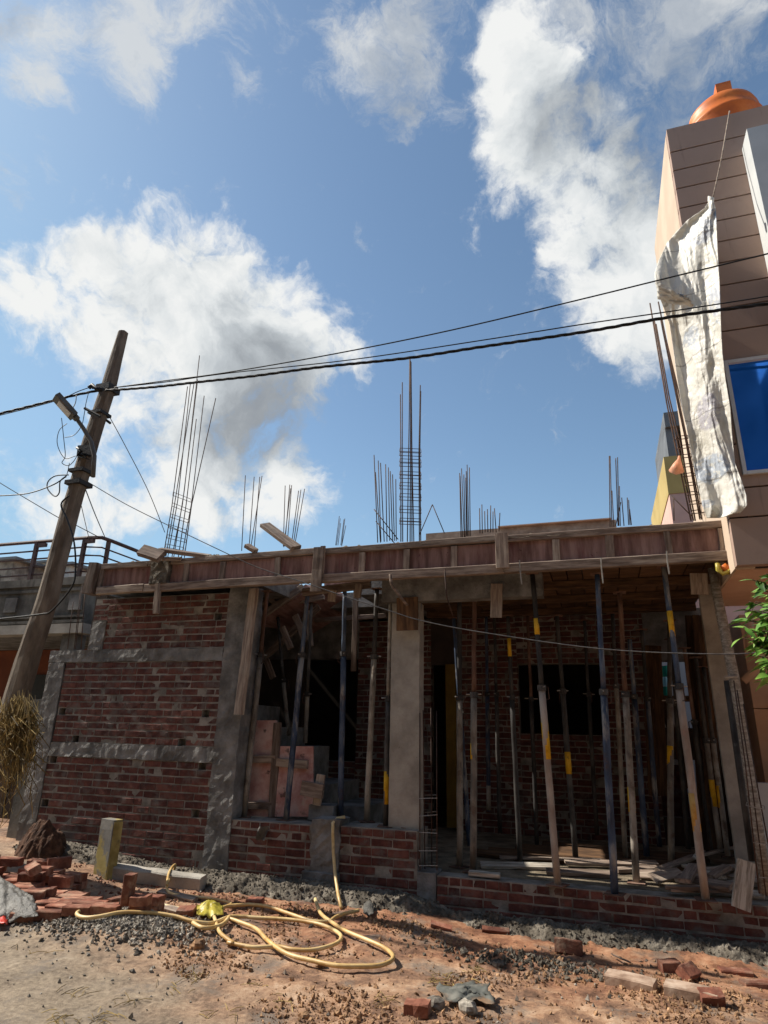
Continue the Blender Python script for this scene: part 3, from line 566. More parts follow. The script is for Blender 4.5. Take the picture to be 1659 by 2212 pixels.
# ------------------------------------------------------------------ steel props
def prop(bot, base_z, top, lowm, upm, collar_y, bands, label, Y=None, r=.036):
    B = G(bot[0], bot[1], base_z) if Y is None else U(bot[0], bot[1], Y)
    T = U(top[0], top[1], B.y)
    if T.z > 3.36: T = B + (T-B)*((3.36-B.z)/(T.z-B.z))
    at = lambda py: B + (T-B)*max(0, min(1, (U(bot[0]+(top[0]-bot[0])*(bot[1]-py)/(bot[1]-top[1]), py, B.y).z - B.z)/(T.z-B.z)))
    root = thing('shuttering_prop', label, 'steel prop', B, 'steel props holding up the formwork')
    Cc = at(collar_y); ax = (T-B).normalized()
    wob = lambda a, b, n=5: [a + (b-a)*(i/n) + Vector((R.uniform(-1, 1), R.uniform(-1, 1), 0))*(.004 if 0 < i < n else 0) for i in range(n+1)]
    MB().tube(wob(B+ax*.006, Cc), r, 12).build('outer_tube', M[lowm], root, True)
    MB().tube(wob(Cc+ax*.002, T), r*.76, 12).build('inner_tube', M[upm], root, True)
    a = R.uniform(0, 6.28); d = Vector((math.cos(a), math.sin(a), .1))
    d2 = Vector((-d.y, d.x, R.uniform(-.5, .5))).normalized()
    cb = MB().tube([Cc-ax*.03, Cc+ax*.03], r*1.3, 10); cb.build('collar', M['prop_dark'], root)
    MB().tube([Cc-d*.09+ax*.012, Cc+d*.085], .007, 6).build('pin', M['steelwire'], root)
    MB().tube([Cc-d2*.02, Cc+d2*.07, Cc+d2*.075-ax*.12, Cc+d2*.03-ax*.13], .006, 6).build('handle', M['rust'], root)
    bp = MB().box(-.085, .085, -.085, .085, 0, .008); w = Matrix.Translation(B) @ Matrix.Rotation(R.uniform(-.5, .5), 4, 'Z') @ Matrix.Rotation(R.uniform(-.03, .03), 4, 'X')
    if Y is None: inst('base_plate', mesh_of('base_plate', bp, M['prop_rust']), w, root)
    tp = MB().box(-.07, .07, -.07, .07, -.006, .0); inst('head_plate', mesh_of('head_plate', tp, M['prop_rust']), Matrix.Translation(T), root)
    for (y0, y1, bm) in bands:
        p, q = at(y0), at(y1); rr_ = (r if p.z < Cc.z else r*.76)*1.04
        MB().tube([p, q], rr_, 12).build('paint_band', M[bm], root, True)
    return root
PZ = .645
prop((527, 1765), PZ-.02, (578, 1270), 'prop_grey', 'prop_rust', 1415, [], 'caked grey prop leaning right, leftmost in front of the pink panels')
prop((618, 1772), PZ-.02, (665, 1280), 'prop_blue', 'prop_blue', 1415, [], 'faded blue prop leaning right, before the smaller pink panel')
prop((735, 1772), PZ, (745, 1262), 'prop_blue', 'prop_blue', 1413, [], 'straight blue prop standing just right of the concrete patch')
prop((792, 1775), PZ, (815, 1265), 'prop_grey', 'prop_dark', 1419, [], 'thin grey prop on the low wall between the blue prop and the pale middle column')
prop((833, 1785), PZ, (843, 1295), 'prop_dark', 'prop_grey', 1509, [(1666, 1737, 'yellow')], 'prop with one yellow band touching the left edge of the pale middle column', r=.03)
prop((885, 1788), PZ, (908, 1250), 'prop_blue', 'prop_blue', 1411, [], 'dark blue prop with rusty foot before the right edge of the middle column')
prop((659, 1606), 0, (674, 1282), 'prop_grey', 'prop_dark', 1500, [], 'thin dark prop in the left bay, seen just behind the faded blue prop', Y=8.3, r=.03)
prop((623, 1590), 0, (600, 1332), 'prop_grey', 'prop_dark', 1470, [], 'slim prop standing on the stairs in the dark left bay', Y=8.6, r=.03)
prop((557, 1480), 0, (545, 1380), 'prop_grey', 'prop_grey', 1440, [], 'short slim prop behind the plank at the left end of the dark bay', Y=8.6, r=.028)
FZ = .256
prop((993, 1873), FZ, (993, 1285), 'prop_grey', 'prop_dark', 1507, [], 'straight grey prop, first to the right of the rebar cage at the porch edge')
prop((1014, 1828), 0, (980, 1335), 'prop_blue', 'prop_blue', 1540, [], 'dark blue prop leaning left right behind the first grey porch props', Y=8.4, r=.03)
prop((1022, 1884), FZ, (1025, 1250), 'prop_grey', 'prop_rust', 1501, [(1606, 1640, 'yellow')], 'mottled grey prop with one short pale yellow band at mid height')
prop((1056, 1754), 0, (1050, 1300), 'prop_blue', 'prop_blue', 1500, [(1697, 1750, 'prop_grey')], 'dark blue prop with whitish foot deep in the porch', Y=9.6, r=.03)
prop((1124, 1865), FZ, (1097, 1330), 'prop_dark', 'prop_dark', 1507, [(1379, 1418, 'yellow')], 'slim dark prop with a yellow band high up, left of the cream prop', r=.03)
prop((1205, 1912), FZ, (1150, 1240), 'prop_cream', 'prop_dark', 1486, [(1336, 1371, 'yellow'), (1561, 1640, 'yellow')], 'cream dusty prop with two yellow bands, leaning left at the porch edge')
prop((1244, 1862), FZ, (1203, 1330), 'prop_dark', 'prop_dark', 1493, [(1624, 1672, 'yellow')], 'dark prop with a chipped yellow band before the dark porch window', r=.034)
prop((1328, 1932), FZ, (1290, 1240), 'prop_blue', 'prop_blue', 1495, [], 'navy blue prop at the porch edge right of the dark window')
prop((1352, 1862), FZ, (1323, 1325), 'prop_grey', 'prop_dark', 1482, [], 'slim whitish prop just behind the navy blue porch prop', r=.03)
prop((1375, 1907), FZ, (1338, 1280), 'prop_grey', 'prop_rust', 1500, [(1700, 1754, 'yellow')], 'rusty grey prop with a low yellow band right of the navy blue prop')
prop((1398, 1862), FZ, (1360, 1380), 'prop_blue', 'prop_blue', 1505, [], 'blue prop standing behind the rusty prop with the low yellow band')
prop((1450, 1877), FZ, (1446, 1340), 'prop_grey', 'prop_dark', 1514, [(1611, 1651, 'yellow')], 'straight dark prop with a yellow band in front of the bright rear opening')
prop((1525, 1945), FZ, (1434, 1224), 'prop_cream', 'prop_blue', 1483, [(1320, 1376, 'yellow'), (1713, 1796, 'ochre')], 'long pale prop leaning left over the timber scraps, yellow above and ochre below')
prop((1556, 1835), 0, (1503, 1420), 'prop_grey', 'prop_dark', 1600, [(1684, 1742, 'yellow')], 'dim prop with a yellow band, left one of the pair behind the right column', Y=8.9, r=.03)
prop((1572, 1850), 0, (1520, 1440), 'prop_grey', 'prop_dark', 1600, [(1697, 1745, 'yellow')], 'dim prop with a yellow band, right one of the pair behind the right column', Y=8.9, r=.03)
prop((1080, 1800), 0, (1068, 1330), 'prop_dark', 'prop_dark', 1500, [], 'slim dark prop deep in the porch left of the dark window', Y=9.3, r=.028)
prop((1290, 1805), 0, (1262, 1340), 'prop_dark', 'prop_dark', 1500, [], 'slim dark prop deep in the porch before the right half of the dark window', Y=9.4, r=.028)
prop((1425, 1830), 0, (1386, 1360), 'prop_blue', 'prop_dark', 1510, [], 'dim blue prop behind the straight prop with the yellow band, deep in the porch', Y=9.0, r=.03)
prop((1487, 1835), 0, (1448, 1380), 'prop_dark', 'prop_dark', 1520, [], 'dim dark prop between the long pale prop and the bright rear opening', Y=9.1, r=.03)
prop((1538, 1840), 0, (1478, 1400), 'prop_dark', 'prop_rust', 1560, [], 'dim dark prop just left of the banded pair behind the right column', Y=9.0, r=.03)
prop((1160, 1830), 0, (1140, 1330), 'prop_dark', 'prop_rust', 1510, [], 'slim rusty prop far behind the cream prop', Y=9.2, r=.028)
tp = thing('timber_prop', 'weathered whitish timber post strapped to a dark tube at the right end of the porch', 'timber prop', U(1650, 1930, 7.3))
MB().tube([U(1538, 1228, 7.3), U(1560, 1340, 7.3), U(1585, 1462, 7.3), U(1608, 1600, 7.3), U(1632, 1760, 7.3), U(1655, 1930, 7.3)], [.042, .05, .05, .047, .052, .055], 9).build('post', M['wood_grey'], tp, True)
MB().tube([U(1570, 1470, 7.42), U(1600, 1680, 7.42), U(1625, 1860, 7.42)], .03, 8).build('tube', M['prop_dark'], tp, True)
MB().tube([U(1566, 1463, 7.22), U(1592, 1462, 7.22)], .014, 6).build('clamp', M['steelwire'], tp)

# ------------------------------------------------------------------ reinforcement bars
def bars(name, label, lst, Y, r=.0075, rings=(), ring_m='rust', group='bundles of reinforcement bars rising from the roof', cat='rebar', m='rust', tie=None):
    pts0 = U(lst[0][0], lst[0][1], Y); root = thing(name, label, cat, pts0, group)
    for i, q in enumerate(lst):
        d = .16*((i % 3)-1) if len(lst) > 3 else 0
        pp = [U(q[k], q[k+1], Y+d) for k in range(0, len(q), 2)]
        MB().tube(pp, r, 5).build('bar', M[m], root, True)
    for (xl, xr, y0, y1) in rings:      # stirrups: closed loop round the bars
        a, b, c, e = U(xl, y0, Y-.17), U(xr, y1, Y-.17), U(xr-1, y1-7, Y+.17), U(xl+1, y0-7, Y+.17)
        MB().tube([a, b, c, e, a], r*.62, 5).build('stirrup', M[ring_m], root)
    return root
bars('rebar_cage', 'tall splayed rebar cage leaning right beside the street pole', [(352, 1205, 371, 1095, 405, 835), (362, 1205, 384, 1080, 411, 830), (375, 1205, 398, 1060, 431, 768), (385, 1205, 402, 1090, 424, 905), (371, 1205, 394, 1090, 427, 820), (392, 1205, 414, 1085, 441, 855), (398, 1205, 414, 1090, 466, 860), (358, 1205, 376, 1095, 419, 828)], 8.0,
     rings=[(373, 413, 1070, 1085), (371, 411, 1093, 1108), (368, 408, 1117, 1130), (365, 405, 1140, 1152), (361, 402, 1162, 1172), (358, 398, 1182, 1190)])
bars('rebar_bundle', 'four thin bars left of the tilted plank on the roof', [(522, 1190, 530, 1027), (538, 1185, 549, 1030), (541, 1188, 566, 1028), (549, 1186, 561, 1030)], 9.5)
bars('rebar_bundle', 'cluster of seven bars right behind the tilted plank on the roof', [(612, 1180, 616, 1049), (615, 1180, 626, 1047), (620, 1182, 630, 1048), (629, 1182, 645, 1060), (633, 1182, 650, 1058), (636, 1182, 658, 1056), (613, 1182, 628, 1055)], 10)
bars('rebar_bundle', 'small far cluster of short bars over the left third of the roof edge', [(725, 1178, 733, 1115), (727, 1178, 735, 1120), (730, 1178, 736, 1130), (736, 1178, 743, 1122), (738, 1178, 745, 1120), (738, 1180, 747, 1135)], 13)
bars('rebar_bundle', 'fan of bars standing just left of the tall straight cage', [(816, 1172, 808, 983), (822, 1172, 811, 1020), (823, 1170, 817, 995), (830, 1170, 822, 1000), (836, 1170, 833, 1003), (842, 1168, 839, 1010), (848, 1170, 843, 1018), (852, 1168, 848, 1025), (856, 1168, 855, 1035), (860, 1165, 808, 1100), (858, 1180, 812, 1126)], 8.4)
bars('rebar_cage', 'tall straight rebar cage with evenly spaced stirrups above the pale middle column', [(866, 1170, 866, 1000, 865, 852), (870, 1170, 869, 1000, 869, 826), (880, 1170, 884, 900, 885, 776), (886, 1170, 887, 900, 886, 776), (890, 1170, 889, 900, 887, 780), (894, 1170, 890, 980, 888, 782), (906, 1170, 905, 980, 908, 832), (909, 1170, 907, 980, 909, 845)], 7.5,
     rings=[(863, 910, y, y+2) for y in (975, 984, 998, 1007, 1025, 1033, 1049, 1056, 1073, 1080, 1100, 1107, 1126, 1132)])
bars('rebar_bundle', 'bars standing alone right of the tall straight cage', [(996, 1160, 993, 1022), (999, 1160, 994, 1028), (1003, 1160, 997, 1012), (1005, 1160, 1002, 1025), (1010, 1158, 1007, 1018), (1013, 1158, 1009, 1004), (1016, 1158, 1014, 1010), (1008, 1158, 1006, 1032)], 9)
bars('rebar_bundle', 'short far cluster of bars in the middle of the roof', [(1037, 1152, 1036, 1098), (1042, 1152, 1041, 1090), (1048, 1150, 1047, 1104), (1054, 1150, 1053, 1100), (1060, 1150, 1060, 1092), (1065, 1150, 1065, 1105), (1072, 1150, 1068, 1098), (1078, 1148, 1080, 1108)], 13, r=.011)
bars('rebar_bundle', 'rusty cluster of bars of unequal height near the right end of the roof', [(1318, 1138, 1316, 985), (1322, 1138, 1318, 985), (1326, 1138, 1322, 1060), (1335, 1136, 1330, 990), (1337, 1136, 1334, 988), (1340, 1136, 1338, 1050), (1348, 1136, 1343, 1075), (1358, 1134, 1355, 1075), (1361, 1134, 1358, 1080), (1330, 1136, 1341, 1085), (1364, 1134, 1360, 1100)], 10)
bars('rebar_cage', 'long rebar cage leaning left in front of the white sacks', [(1493, 1125, 1458, 960, 1440, 870, 1404, 655), (1498, 1125, 1462, 950, 1442, 860, 1413, 690), (1502, 1125, 1470, 960, 1446, 860, 1417, 700), (1516, 1122, 1482, 940, 1465, 860, 1422, 652), (1520, 1122, 1486, 930, 1468, 855, 1431, 700), (1512, 1122, 1480, 945, 1466, 880, 1427, 690)], 7.9, r=.009,
     rings=[(1459+k*4.3, 1486+k*4.3, 950+k*20, 947+k*20) for k in range(9)], cat='rebar')
bars('bent_wire', 'bent wire standing like a tent on the roof edge right of the tall cage', [(905, 1158, 934, 1090), (934, 1090, 960, 1152)], 9, group='odd bits of wire on the roof', cat='wire')
bars('bent_wire', 'bent rod behind the leaning cage before the pink wall', [(1456, 1125, 1455, 1076), (1450, 1070, 1494, 1115)], 8.4, group='odd bits of wire on the roof', cat='wire')
bars('starter_bars', 'thin bars rising from the stepped top of the brick wall beside the pole', [(146, 1402, 158, 1300), (160, 1402, 174, 1275), (163, 1402, 178, 1262), (175, 1402, 184, 1270)], 7.3, r=.006, group='starter bars in the walls')
bars('rebar_cage', 'slim starter cage of four rods on the concrete block beside the low brick wall', [(907, 1880, 907, 1540), (918, 1878, 914, 1534), (933, 1882, 931, 1530), (944, 1880, 943, 1536)], 7.36, r=.006, group='starter bars in the walls',
     rings=[(906, 944, 1725, 1724), (906, 944, 1763, 1760), (906, 944, 1798, 1800), (905, 944, 1838, 1838), (905, 945, 1870, 1870)], ring_m='steelwire')
bars('rebar_cage', 'starter cage of thin rods at the far right end of the plinth', [(1585, 1470, 1610, 1650, 1640, 1930), (1592, 1490, 1625, 1700, 1655, 1935), (1598, 1480, 1630, 1690, 1668, 1925), (1606, 1520, 1640, 1720, 1680, 1930)], 7.15, r=.006, group='starter bars in the walls',
     rings=[(1612, 1652, 1740, 1748), (1628, 1672, 1820, 1826), (1640, 1690, 1895, 1900)], ring_m='steelwire')

# loose timber on the roof edge
tag(board('plank', U(572, 1134, 7.1), U(640, 1184, 6.9), .15, .05, M['wood'], None, (.1, -.5, 1)), 'tilted plank jutting up from the roof edge among the bars', 'plank')
tag(board('plank', U(306, 1189, 6.75), U(350, 1203, 6.75), .17, .075, M['wood'], None, (.1, -1, .6)), 'thick squat timber block lying on the formwork at its left end', 'plank')
tag(board('plank', U(346, 1188, 6.85), U(452, 1202, 6.95), .10, .05, M['wood'], None, (0, -.4, 1)), 'flat plank lying across the roof edge near the splayed cage', 'plank')
tag(board('plank', U(532, 1178, 6.9), U(552, 1190, 6.9), .09, .05, M['wood'], None, (0, -.4, 1)), 'little wood chip on the roof edge left of the tilted plank', 'plank')
tag(board('plank', U(352, 1207, 6.8), U(392, 1207, 6.85), .07, .045, M['wood'], None, (0, -.4, 1)), 'short offcut on top of the formwork beside the thick block', 'plank')
for (a, b, lab) in [((1298, 1205, 1300, 1260), 6.84, 'third'), ((1440, 1190, 1443, 1240), 6.84, 'fourth'), ((1122, 1210, 1124, 1262), 6.84, 'second')]:
    MB().tube([U(a[0], a[1], b), U(a[0]+2, (a[1]+a[3])/2, b), U(a[2]+3, a[3], b)], .008, 5).build('binding_wire', M['steelwire'], fw)
MB().tube([U(843, 1240, 6.82), U(845, 1262, 6.84), U(865, 1290, 6.9), U(880, 1308, 6.95)], .018, 6).build('binding_strap', M['wood'], fw, True)
MB().tube([U(960, 1230, 6.84), U(965, 1290, 6.9), U(978, 1330, 6.95)], .008, 5).build('binding_wire', M['rust'], fw, True)

# ------------------------------------------------------------------ leaning shuttering panels
def panel(label, x0, x1, y0, y1, Y, rails, thick=.03):
    a, b, c, d = U(x0, y1, Y), U(x1, y1, Y), U(x1, y0, Y+.12), U(x0, y0, Y+.12)
    root = thing('leaning_formwork', label, 'formwork panel', a, 'pink shuttering panels on the low wall')
    off = Vector((0, thick, 0)); MB().hexa([a, b, b+off, a+off, d, c, c+off, d+off]).build('sheet', M['shutter_pink'], root)
    for (rx0, ry0, rx1, ry1, wd) in rails: board('rail', U(rx0, ry0, Y-.035+(y1-ry0)/(y1-y0)*.12), U(rx1, ry1, Y-.035+(y1-ry1)/(y1-y0)*.12), wd, .05, M['wood'], root)
    return root
panel('larger pink shuttering panel with timber edges, leaning on the low wall behind the grey prop', 518, 597, 1556, 1765, 7.60, [(600, 1562, 588, 1765, .10), (524, 1640, 596, 1640, .09), (524, 1740, 588, 1740, .08), (526, 1600, 518, 1765, .07)])
panel('smaller pink shuttering panel stained red, leaning to the right of the larger one', 594, 676, 1612, 1764, 7.54, [(598, 1646, 664, 1652, .10)])
tag(board('plank', U(502, 1590, 7.52), U(492, 1765, 7.46), .10, .05, M['wood'], None), 'rough plank standing at the left end of the leaning pink panels', 'plank')
tag(board('plank', U(652, 1702, 7.40), U(697, 1710, 7.40), .16, .05, M['wood'], None), 'short pale offcut leaning on the smaller pink panel', 'plank')
tag(board('plank', U(694, 1672, 7.46), U(684, 1740, 7.46), .10, .04, M['wood'], None), 'narrow pale offcut standing at the right end of the pink panels', 'plank')
tag(solid('concrete_block', M['concrete'], None, U(668, 1750, 7.5).x, U(722, 1750, 7.5).x, 7.48, 7.75, .64, .80), 'grey concrete lump on the low wall right of the pink panels', 'concrete block')

# ------------------------------------------------------------------ timber scraps on the porch floor
scr = [(1110, 1893, 1275, 1905, .0), (1180, 1882, 1330, 1890, .0), (1262, 1905, 1330, 1912, 0), (1010, 1888, 1075, 1896, 0), (1375, 1888, 1510, 1895, .02), (1380, 1905, 1480, 1915, .02), (1395, 1912, 1440, 1925, .03),
       (1420, 1880, 1500, 1850, .10), (1462, 1895, 1580, 1915, .08), (1480, 1870, 1560, 1895, .10), (1500, 1850, 1590, 1830, .16), (1520, 1880, 1620, 1870, .12), (1540, 1910, 1610, 1905, .03), (1450, 1932, 1600, 1925, .02),
       (1440, 1925, 1540, 1935, .05), (1520, 1830, 1500, 1860, .14), (1560, 1850, 1640, 1845, .12), (1570, 1885, 1655, 1905, .06), (1590, 1925, 1655, 1935, .02), (1410, 1898, 1470, 1885, .06), (1330, 1880, 1420, 1876, 0), (1040, 1868, 1200, 1872, 0), (1080, 1852, 1300, 1858, .02), (1220, 1862, 1420, 1866, .02), (1350, 1922, 1400, 1928, 0), (1480, 1905, 1500, 1870, .15), (1535, 1895, 1570, 1872, .18)]
SCL = ['long board lying behind the foot of the cream prop', 'board lying left of the navy blue prop, further back', 'short board at the porch edge left of the navy blue prop', 'short board at the porch edge right of the mottled grey prop',
 'sunlit board lying right of the rusty grey prop', 'board lying before the rusty grey prop foot', 'short offcut at the front between rusty grey and long pale props', 'board tilted up behind the straight dark prop', 'board under the long pale prop, left end of the jumble', 'board crossing behind the long pale prop, sloping down left',
 'board sticking up at the top of the jumble', 'board in the middle of the jumble, right of the long pale prop', 'offcut low in the jumble near the plinth edge', 'long board lying along the porch edge under the long pale prop', 'board at the porch edge just left of the long pale prop', 'short offcut standing askew at the back of the jumble', 'board at the back right of the jumble by the pale column',
 'board lying at the far right by the timber post', 'offcut at the right corner of the plinth by the standing plank', 'short piece left of the jumble before the straight dark prop', 'thin board behind the rusty grey prop', 'long board at the back left behind the slim dark prop', 'rearmost long board before the dark window wall', 'rear board before the inner wall right of the dark prop', 'tiny offcut between the navy blue and rusty grey props at the edge', 'short piece tilted across the jumble at its left', 'stub tilted in the right half of the jumble']
for i, (x0, y0, x1, y1, dz) in enumerate(scr):
    if i in (0, 2, 5, 6, 24): continue
    a, b = G(x0, y0, .285+dz*.6), G(x1, y1, .285+dz); a.y = max(a.y, 7.27); b.y = max(b.y, 7.27)
    if (b-a).length > 1.2: b = a+(b-a).normalized()*1.2
    tag(board('timber_scrap', a, b, R.uniform(.06, .13), R.uniform(.018, .04), M['wood' if i % 3 else 'wood_grey'], None, (R.uniform(-.4, .4), R.uniform(-.6, .1), 1), .006), SCL[i], 'scrap wood', 'scrap timber on the porch floor')
tag(board('plank', U(1612, 1860, 7.12), U(1600, 1965, 7.06), .15, .04, M['wood_grey'], None, (.1, -1, .15), .006), 'weathered split plank standing against the plinth at far right', 'plank')

for i, (xa, xb, y, dy, tx) in enumerate([(-1.5, .1, 8.75, .05, 'rearmost on the left'), (-1.2, .6, 8.95, -.04, 'second row from the back on the left'), (-.9, .5, 9.2, .03, 'far back below the dark window'), (-.2, .9, 8.6, -.06, 'right of the slim whitish prop'), (-1.6, -.4, 8.4, .02, 'behind the first grey porch props'), (.1, 1.0, 9.0, .1, 'far back before the bundle of upright boards')]):
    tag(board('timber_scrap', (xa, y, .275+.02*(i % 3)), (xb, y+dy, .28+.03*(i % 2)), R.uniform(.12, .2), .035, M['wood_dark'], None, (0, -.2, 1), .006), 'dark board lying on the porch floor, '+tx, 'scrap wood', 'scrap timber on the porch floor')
# ------------------------------------------------------------------ right-hand painted house
ph = thing('painted_house', 'tall brown painted house with horizontal grooves, blue window and overhanging upper floor', 'house', (1.28, 6.5, 0))
gz = sorted({round(U(x, y, 6.5).z, 3) for x, y in [(1447, 329.6*1.0), (1453, 368)]})
def gzs():
    pts = [(680, 605, 2.011, 300), (703, 750, 2.011, 300), (728, 893, 2.011, 300), (750, 1047, 2.011, 300), (1055, 1145, 2.011, 300), (1062, 1312, 2.011, 300), (1067, 1480, 2.011, 300), (1070, 1660, 2.011, 300), (1088, 1838, 2.011, 300), (1110, 2020, 2.011, 300), (1130, 1145, 1.844, 1300), (1055, 1365, 1.844, 1300), (1085, 1570, 1.844, 1300)]
    return sorted(U((2300+x/s)/1.8228, (o+y/s)/1.8228, 6.5).z for x, y, s, o in pts)
Z = gzs(); Z = [3.16] + Z + [8.57]
full = [Z[0]]
for z in Z[1:]:
    while z-full[-1] > .75: full.append(full[-1]+.46)
    if z-full[-1] > .2: full.append(z)
Z = full
wx0, wz0, wz1 = 1.455, 4.05, 5.31
far = U(1432, 525, 1); r_ = ray(1432, 525); far = r_*((8.57-CAMZ)/r_.z); fx, fy = max(1.28, far.x), min(9.5, max(8.6, far.y))
solid('wall_core', M['groove'], ph, 1.285, 1.44, 6.512, 7.2, 3.17, 8.56)
for a, b in zip(Z[:-1], Z[1:]):
    lo, hi = a+.009, b-.009
    if hi > wz0-.02 and lo < wz1+.02:
        if lo < wz0: solid('cladding_panel', M['tan'], ph, 1.28, 7, 6.5, 6.60, lo, wz0)
        if hi > wz1: solid('cladding_panel', M['tan'], ph, 1.28, 7, 6.5, 6.60, wz1, hi)
        solid('cladding_panel', M['tan'], ph, 1.28, wx0-.004, 6.499, 6.598, max(lo, wz0+.003), min(hi, wz1-.003))
    else: solid('cladding_panel', M['tan'], ph, 1.28, 7, 6.5, 6.60, lo, hi)
solid('wall', M['beige'], ph, 1.278, 1.45, 6.603, fy, 3.162, 8.568)
solid('wall', M['groove'], ph, 1.452, 7, 6.604, 6.66, 5.33, 8.56)
solid('wall', M['groove'], ph, 1.452, 7, 6.604, 6.66, 3.165, 4.03)
solid('wall', M['tan'], ph, 1.452, 7, fy-.2, fy, 3.165, 8.56)
solid('floor_slab', M['peach'], ph, 1.30, 7, 6.67, fy-.01, 3.155, 3.35)
solid('roof', M['tan'], ph, 1.3, 7, 6.62, fy-.21, 8.3, 8.5)
wn = MB().box(wx0, wx0+.035, 6.47, 6.53, wz0, wz1).box(wx0+.037, 5, 6.47, 6.53, wz1-.035, wz1).box(wx0+.037, 5, 6.47, 6.53, wz0, wz0+.035).build('window', M['white_frame'], ph)
solid('pane', M['glass'], wn, wx0+.032, 5, 6.512, 6.526, wz0+.032, wz1-.032)
wf = MB(); sx = U(1613, 278, 6.22); sz = sx.z; sx = sx.x; wf.box(sx, sx+.23, 6.22, 6.497, 5.3, sz).box(sx+.231, 5, 6.22, 6.497, sz-.2, sz).build('window_surround', M['white_paint'], ph)
solid('window', M['glass'], ph, sx+.231, 5, 6.40, 6.45, 5.3, sz-.201)
solid('ground_floor_wall', M['peach'], ph, 1.75, 7, 9.25, 9.4, 2.0, 3.153); solid('side_wall', M['peach'], ph, 1.75, 1.9, 9.402, 12, 0, 3.153)
solid('ground_floor_wall', M['peach'], ph, 1.75, 2.0, 9.25, 9.4, 0, 1.99)
solid('sunshade', M['grey_paint'], ph, 1.98, 6, 8.6, 9.24, 1.93, 2.06)
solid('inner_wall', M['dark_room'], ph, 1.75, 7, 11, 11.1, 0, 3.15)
solid('gate_wall', M['white_paint'], ph, U(1640, 1750, 8.2).x, 6, 8.2, 8.35, 0, U(1650, 1692, 8.2).z)
MB().tube([U(1618, 1320, 9.1), U(1620, 1400, 9.1), U(1640, 1415, 9.1), U(1640, 1440, 9.1), U(1606, 1472, 9.1)], .05, 8).build('drain_pipe', M['peach'], ph, True)
tk = thing('water_tank', 'round orange plastic water tank with a lid knob on the painted house roof', 'water tank', (2.45, 8.35, 9.3))
tc0 = U(1566, 250, 8.2)
pr_ = [(.50, -1.2), (.50, -.22), (.515, -.2), (.515, -.16), (.49, -.13), (.46, .02), (.47, .05), (.44, .16), (.37, .26), (.27, .33), (.12, .36), (0, .365)]
vs = []; fs = []; n = 40
for (r1, z1) in pr_:
    vs += [(tc0.x + r1*1.04*math.cos(2*math.pi*k/n), tc0.y + .15 + r1*1.04*math.sin(2*math.pi*k/n), tc0.z + z1*.9) for k in range(n)]
fs = [(i*n+k, i*n+(k+1) % n, (i+1)*n+(k+1) % n, (i+1)*n+k) for i in range(len(pr_)-1) for k in range(n)]
MB().add(vs, fs).build('tank_body', M['orange_tank'], tk, True)
solid('lid_knob', M['orange_tank'], tk, tc0.x-.10, tc0.x+.10, tc0.y-.2, tc0.y-.02, tc0.z+.18, tc0.z+.43)

# white sack sheet hanging from the parapet
def make_sack():
    Ys = 6.28
    rows = [(432, 1534, 1540), (450, 1522, 1546), (475, 1486, 1548), (500, 1462, 1549), (525, 1441, 1550), (560, 1424, 1552), (590, 1414, 1554), (612, 1416, 1555), (640, 1424, 1556), (665, 1434, 1557), (700, 1446, 1558), (760, 1455, 1561), (820, 1463, 1568), (880, 1473, 1578), (940, 1486, 1582), (1000, 1498, 1588), (1040, 1506, 1603), (1072, 1513, 1613), (1092, 1518, 1614), (1110, 1524, 1598), (1119, 1527, 1575)]
    ry = [r[0] for r in rows]
    def P(u, v):
        y = 432 + (1119-432)*v; xl = np.interp(y, ry, [r[1] for r in rows]); xr = np.interp(y, ry, [r[2] for r in rows])
        if v > .985: y -= 14*max(0, u-.6)
        x = xl + (xr-xl)*u; wd = min(1, (xr-xl)/90)
        p = U(x, y, Ys)
        Ys_ = 5.985 + .92*max(0, min(.72, 1.75-p.x))
        fold = math.cos(u*9.5+1.5*math.sin(v*4))*.032*wd + .02*math.cos(u*4+v*7)*wd
        bul = .22*math.exp(-((v-.29)/.10)**2)*math.exp(-((u-.22)/.25)**2) + .16*math.exp(-((v-.24)/.08)**2)*math.exp(-((u-.05)/.18)**2)
        q = Vector((p.x*9, p.z*1.5, 1)); q = q + noise.noise_vector(q*.7)*.6; wr = noise.ridged_multi_fractal(q*1.1, .9, 2.1, 3, 1, 2)*.018; q2 = Vector((p.x*7, p.z*8, 3)); wr += noise.ridged_multi_fractal(q2+noise.noise_vector(q2*.6)*.7, .9, 2.2, 3, 1, 2)*.006
        k = (Ys_-fold-bul-wr+.03)/Ys; e = p - Vector((0, 0, CAMZ)); e = e*k; return (e.x, e.y, e.z+CAMZ)
    o = MB().grid(90, 320, P).build('sack_sheet', M['sack'], None, True)
    sm = o.modifiers.new('thickness', 'SOLIDIFY'); sm.thickness = .004
    tag(o, 'long crumpled white sheet of sewn cement sacks hanging down the brown house', 'sack sheet')
    c = U(1429, 645, 6.12)
    pk = MB().grid(14, 10, lambda u, v: tuple(U(1420+62*u+18*v*u, 618+20*u+ (34-12*abs(u-.5))*v*(1-.2*u), 6.05+.12*v) + Vector((0, noise.noise(Vector((u*5, v*5, 2)))*.05, 0))))
    fl = pk.build('flap', M['sack'], o, True); fl.modifiers.new('thickness', 'SOLIDIFY').thickness = .004
    MB().tube([U(1576, 240, 6.45), U(1560, 335, 6.44), U(1546, 400, 6.38), U(1538, 436, 6.28)], .009, 5).build('cord', M['wood'], o, True)
    MB().tube([U(1530, 424, 6.28), U(1536, 432, 6.27), U(1538, 442, 6.27)], [.006, .035, .02], 7).build('knot', M['sack'], o, True)
make_sack()
